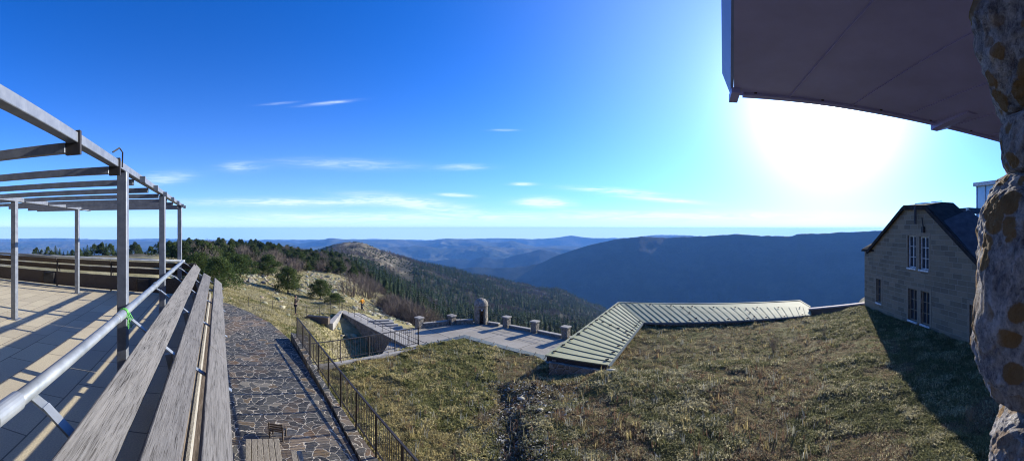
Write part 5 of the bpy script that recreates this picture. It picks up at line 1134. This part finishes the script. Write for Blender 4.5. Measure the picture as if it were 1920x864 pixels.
wisp = WNn.noise(cv, 7, 10, .72, 1.0); wisp2 = WNn.noise(WNn.n('ShaderNodeMapping', {'Vector': cv, 'Scale': (1, 3, 1), 'Rotation': (0, 0, .2)}).outputs[0], 18, 6, .6, .5)
tot = None
for px_, py_, L_, th_, tilt, st in [(615, 193, 38, 2.6, -.10, .32), (520, 194, 28, 2, -.08, .14), (455, 313, 34, 8, 0, .22), (650, 308, 110, 9, .03, .16), (870, 313, 40, 5, 0, .22), (945, 244, 22, 1.8, 0, .15), (560, 379, 170, 7, 0, .42), (770, 380, 95, 10, .12, .48), (1020, 380, 42, 8, .04, .7), (980, 345, 20, 2.5, 0, .35), (1150, 358, 70, 5, .07, .38), (1240, 374, 70, 4, .08, .35), (855, 366, 28, 3, .05, .45), (700, 408, 330, 9, 0, .35), (300, 335, 50, 10, -.1, .25), (1250, 405, 260, 9, 0, .3)]:
    ua = WNn.math('SUBTRACT', azn, az(px_)); ue = WNn.math('SUBTRACT', eln, (Y0 - py_) / F + 0.0); ue = WNn.math('ADD', ue, WNn.math('MULTIPLY', ua, math.tan(tilt)))
    q = WNn.math('ADD', WNn.math('POWER', WNn.math('ABSOLUTE', WNn.math('DIVIDE', ua, L_ / F)), 2.0), WNn.math('POWER', WNn.math('ABSOLUTE', WNn.math('DIVIDE', ue, th_ / F)), 2.0)); gsn = WNn.math('MULTIPLY', WNn.math('EXPONENT', WNn.math('MULTIPLY', q, -1.0)), st)
    tot = gsn if tot is None else WNn.math('ADD', tot, gsn)
nz = WNn.ramp(wisp, [(.32, 0.0), (.62, 1.0)]); nz2 = WNn.ramp(wisp2, [(.3, .35), (.7, 1.0)])
cl = WNn.math('MINIMUM', WNn.math('MULTIPLY', WNn.math('MULTIPLY', WNn.math('MULTIPLY', tot, nz), nz2), 4.2), .92)
CLOUD = (5.0, 6.0, 7.2)
skc = WNn.mix(cl, sk, CLOUD)
# white haze belt above the horizon and bright aureole of haze round the sun
belt = WNn.math('EXPONENT', WNn.math('MULTIPLY', WNn.math('MAXIMUM', eln, 0.0), -7.5)); skc = WNn.mix(WNn.math('MULTIPLY', belt, .58), skc, (5.0, 6.6, 7.6)); belt2 = WNn.math('EXPONENT', WNn.math('MULTIPLY', WNn.math('MAXIMUM', eln, 0.0), -38.0)); skc = WNn.mix(WNn.math('MULTIPLY', belt2, .62), skc, (7.6, 9.4, 10.2))
sd_ = Vector((math.sin(SUN_AZ) * math.cos(SUN_EL), math.cos(SUN_AZ) * math.cos(SUN_EL), math.sin(SUN_EL)))
dt = WNn.n('ShaderNodeVectorMath', {0: tc_.outputs['Generated'], 1: tuple(sd_)}, operation='DOT_PRODUCT').outputs['Value']; dt = WNn.math('MAXIMUM', dt, 0.0)
auw = WNn.math('MULTIPLY', WNn.math('POWER', dt, 7.0), 3.0)
au = WNn.math('ADD', 0.0, WNn.math('MULTIPLY', WNn.math('POWER', dt, 60.0), 11.0)); au = WNn.math('ADD', au, WNn.math('MULTIPLY', WNn.math('POWER', dt, 900.0), 60.0))
auc = WNn.n('ShaderNodeVectorMath', {0: (.92, 1.0, 1.0), 3: au}, operation='SCALE').outputs[0]
auc = WNn.n('ShaderNodeVectorMath', {0: auc, 1: WNn.n('ShaderNodeVectorMath', {0: (.85, 1.0, 1.0), 3: auw}, operation='SCALE').outputs[0]}, operation='ADD').outputs[0]
fin = WNn.n('ShaderNodeVectorMath', {0: skc, 1: auc}, operation='ADD').outputs[0]
nt.links.new(fin, bg.inputs['Color']); bg.inputs['Strength'].default_value = .10

ln = bpy.data.lights.new('Sun', 'SUN'); ln.energy = 5.0; ln.angle = math.radians(.5); ln.color = (1, .93, .79); lo = bpy.data.objects.new('Sun', ln); COL.objects.link(lo)
lo.rotation_euler = (-sd_).to_track_quat('-Z', 'Y').to_euler()

# ------------------------------------------------------------------ camera
cam = bpy.data.cameras.new('Camera'); co = bpy.data.objects.new('Camera', cam); COL.objects.link(co); SC.camera = co
cam.type = 'PANO'; cam.panorama_type = 'CENTRAL_CYLINDRICAL'
cam.central_cylindrical_range_u_min = -X0 / F; cam.central_cylindrical_range_u_max = X0 / F; cam.central_cylindrical_range_v_min = -(864 - Y0) / F; cam.central_cylindrical_range_v_max = Y0 / F; cam.central_cylindrical_radius = 1.0
co.rotation_euler = (PI / 2, 0, 0); cam.clip_start = .02; cam.clip_end = 80000

SC.view_settings.view_transform = 'Standard'; SC.view_settings.look = 'None'; SC.view_settings.exposure = 0.85; SC.view_settings.gamma = 1
SC.render.engine = 'CYCLES'; cy = SC.cycles; cy.max_bounces = 6; cy.pixel_filter_type = 'BLACKMAN_HARRIS'; cy.filter_width = 1.1; cy.diffuse_bounces = 1; cy.glossy_bounces = 2; cy.transmission_bounces = 2; cy.volume_bounces = 1; cy.transparent_max_bounces = 6
try:
    cy.use_denoising = True; cy.denoiser = 'OPENIMAGEDENOISE'
except Exception as ex: print('denoise', ex)
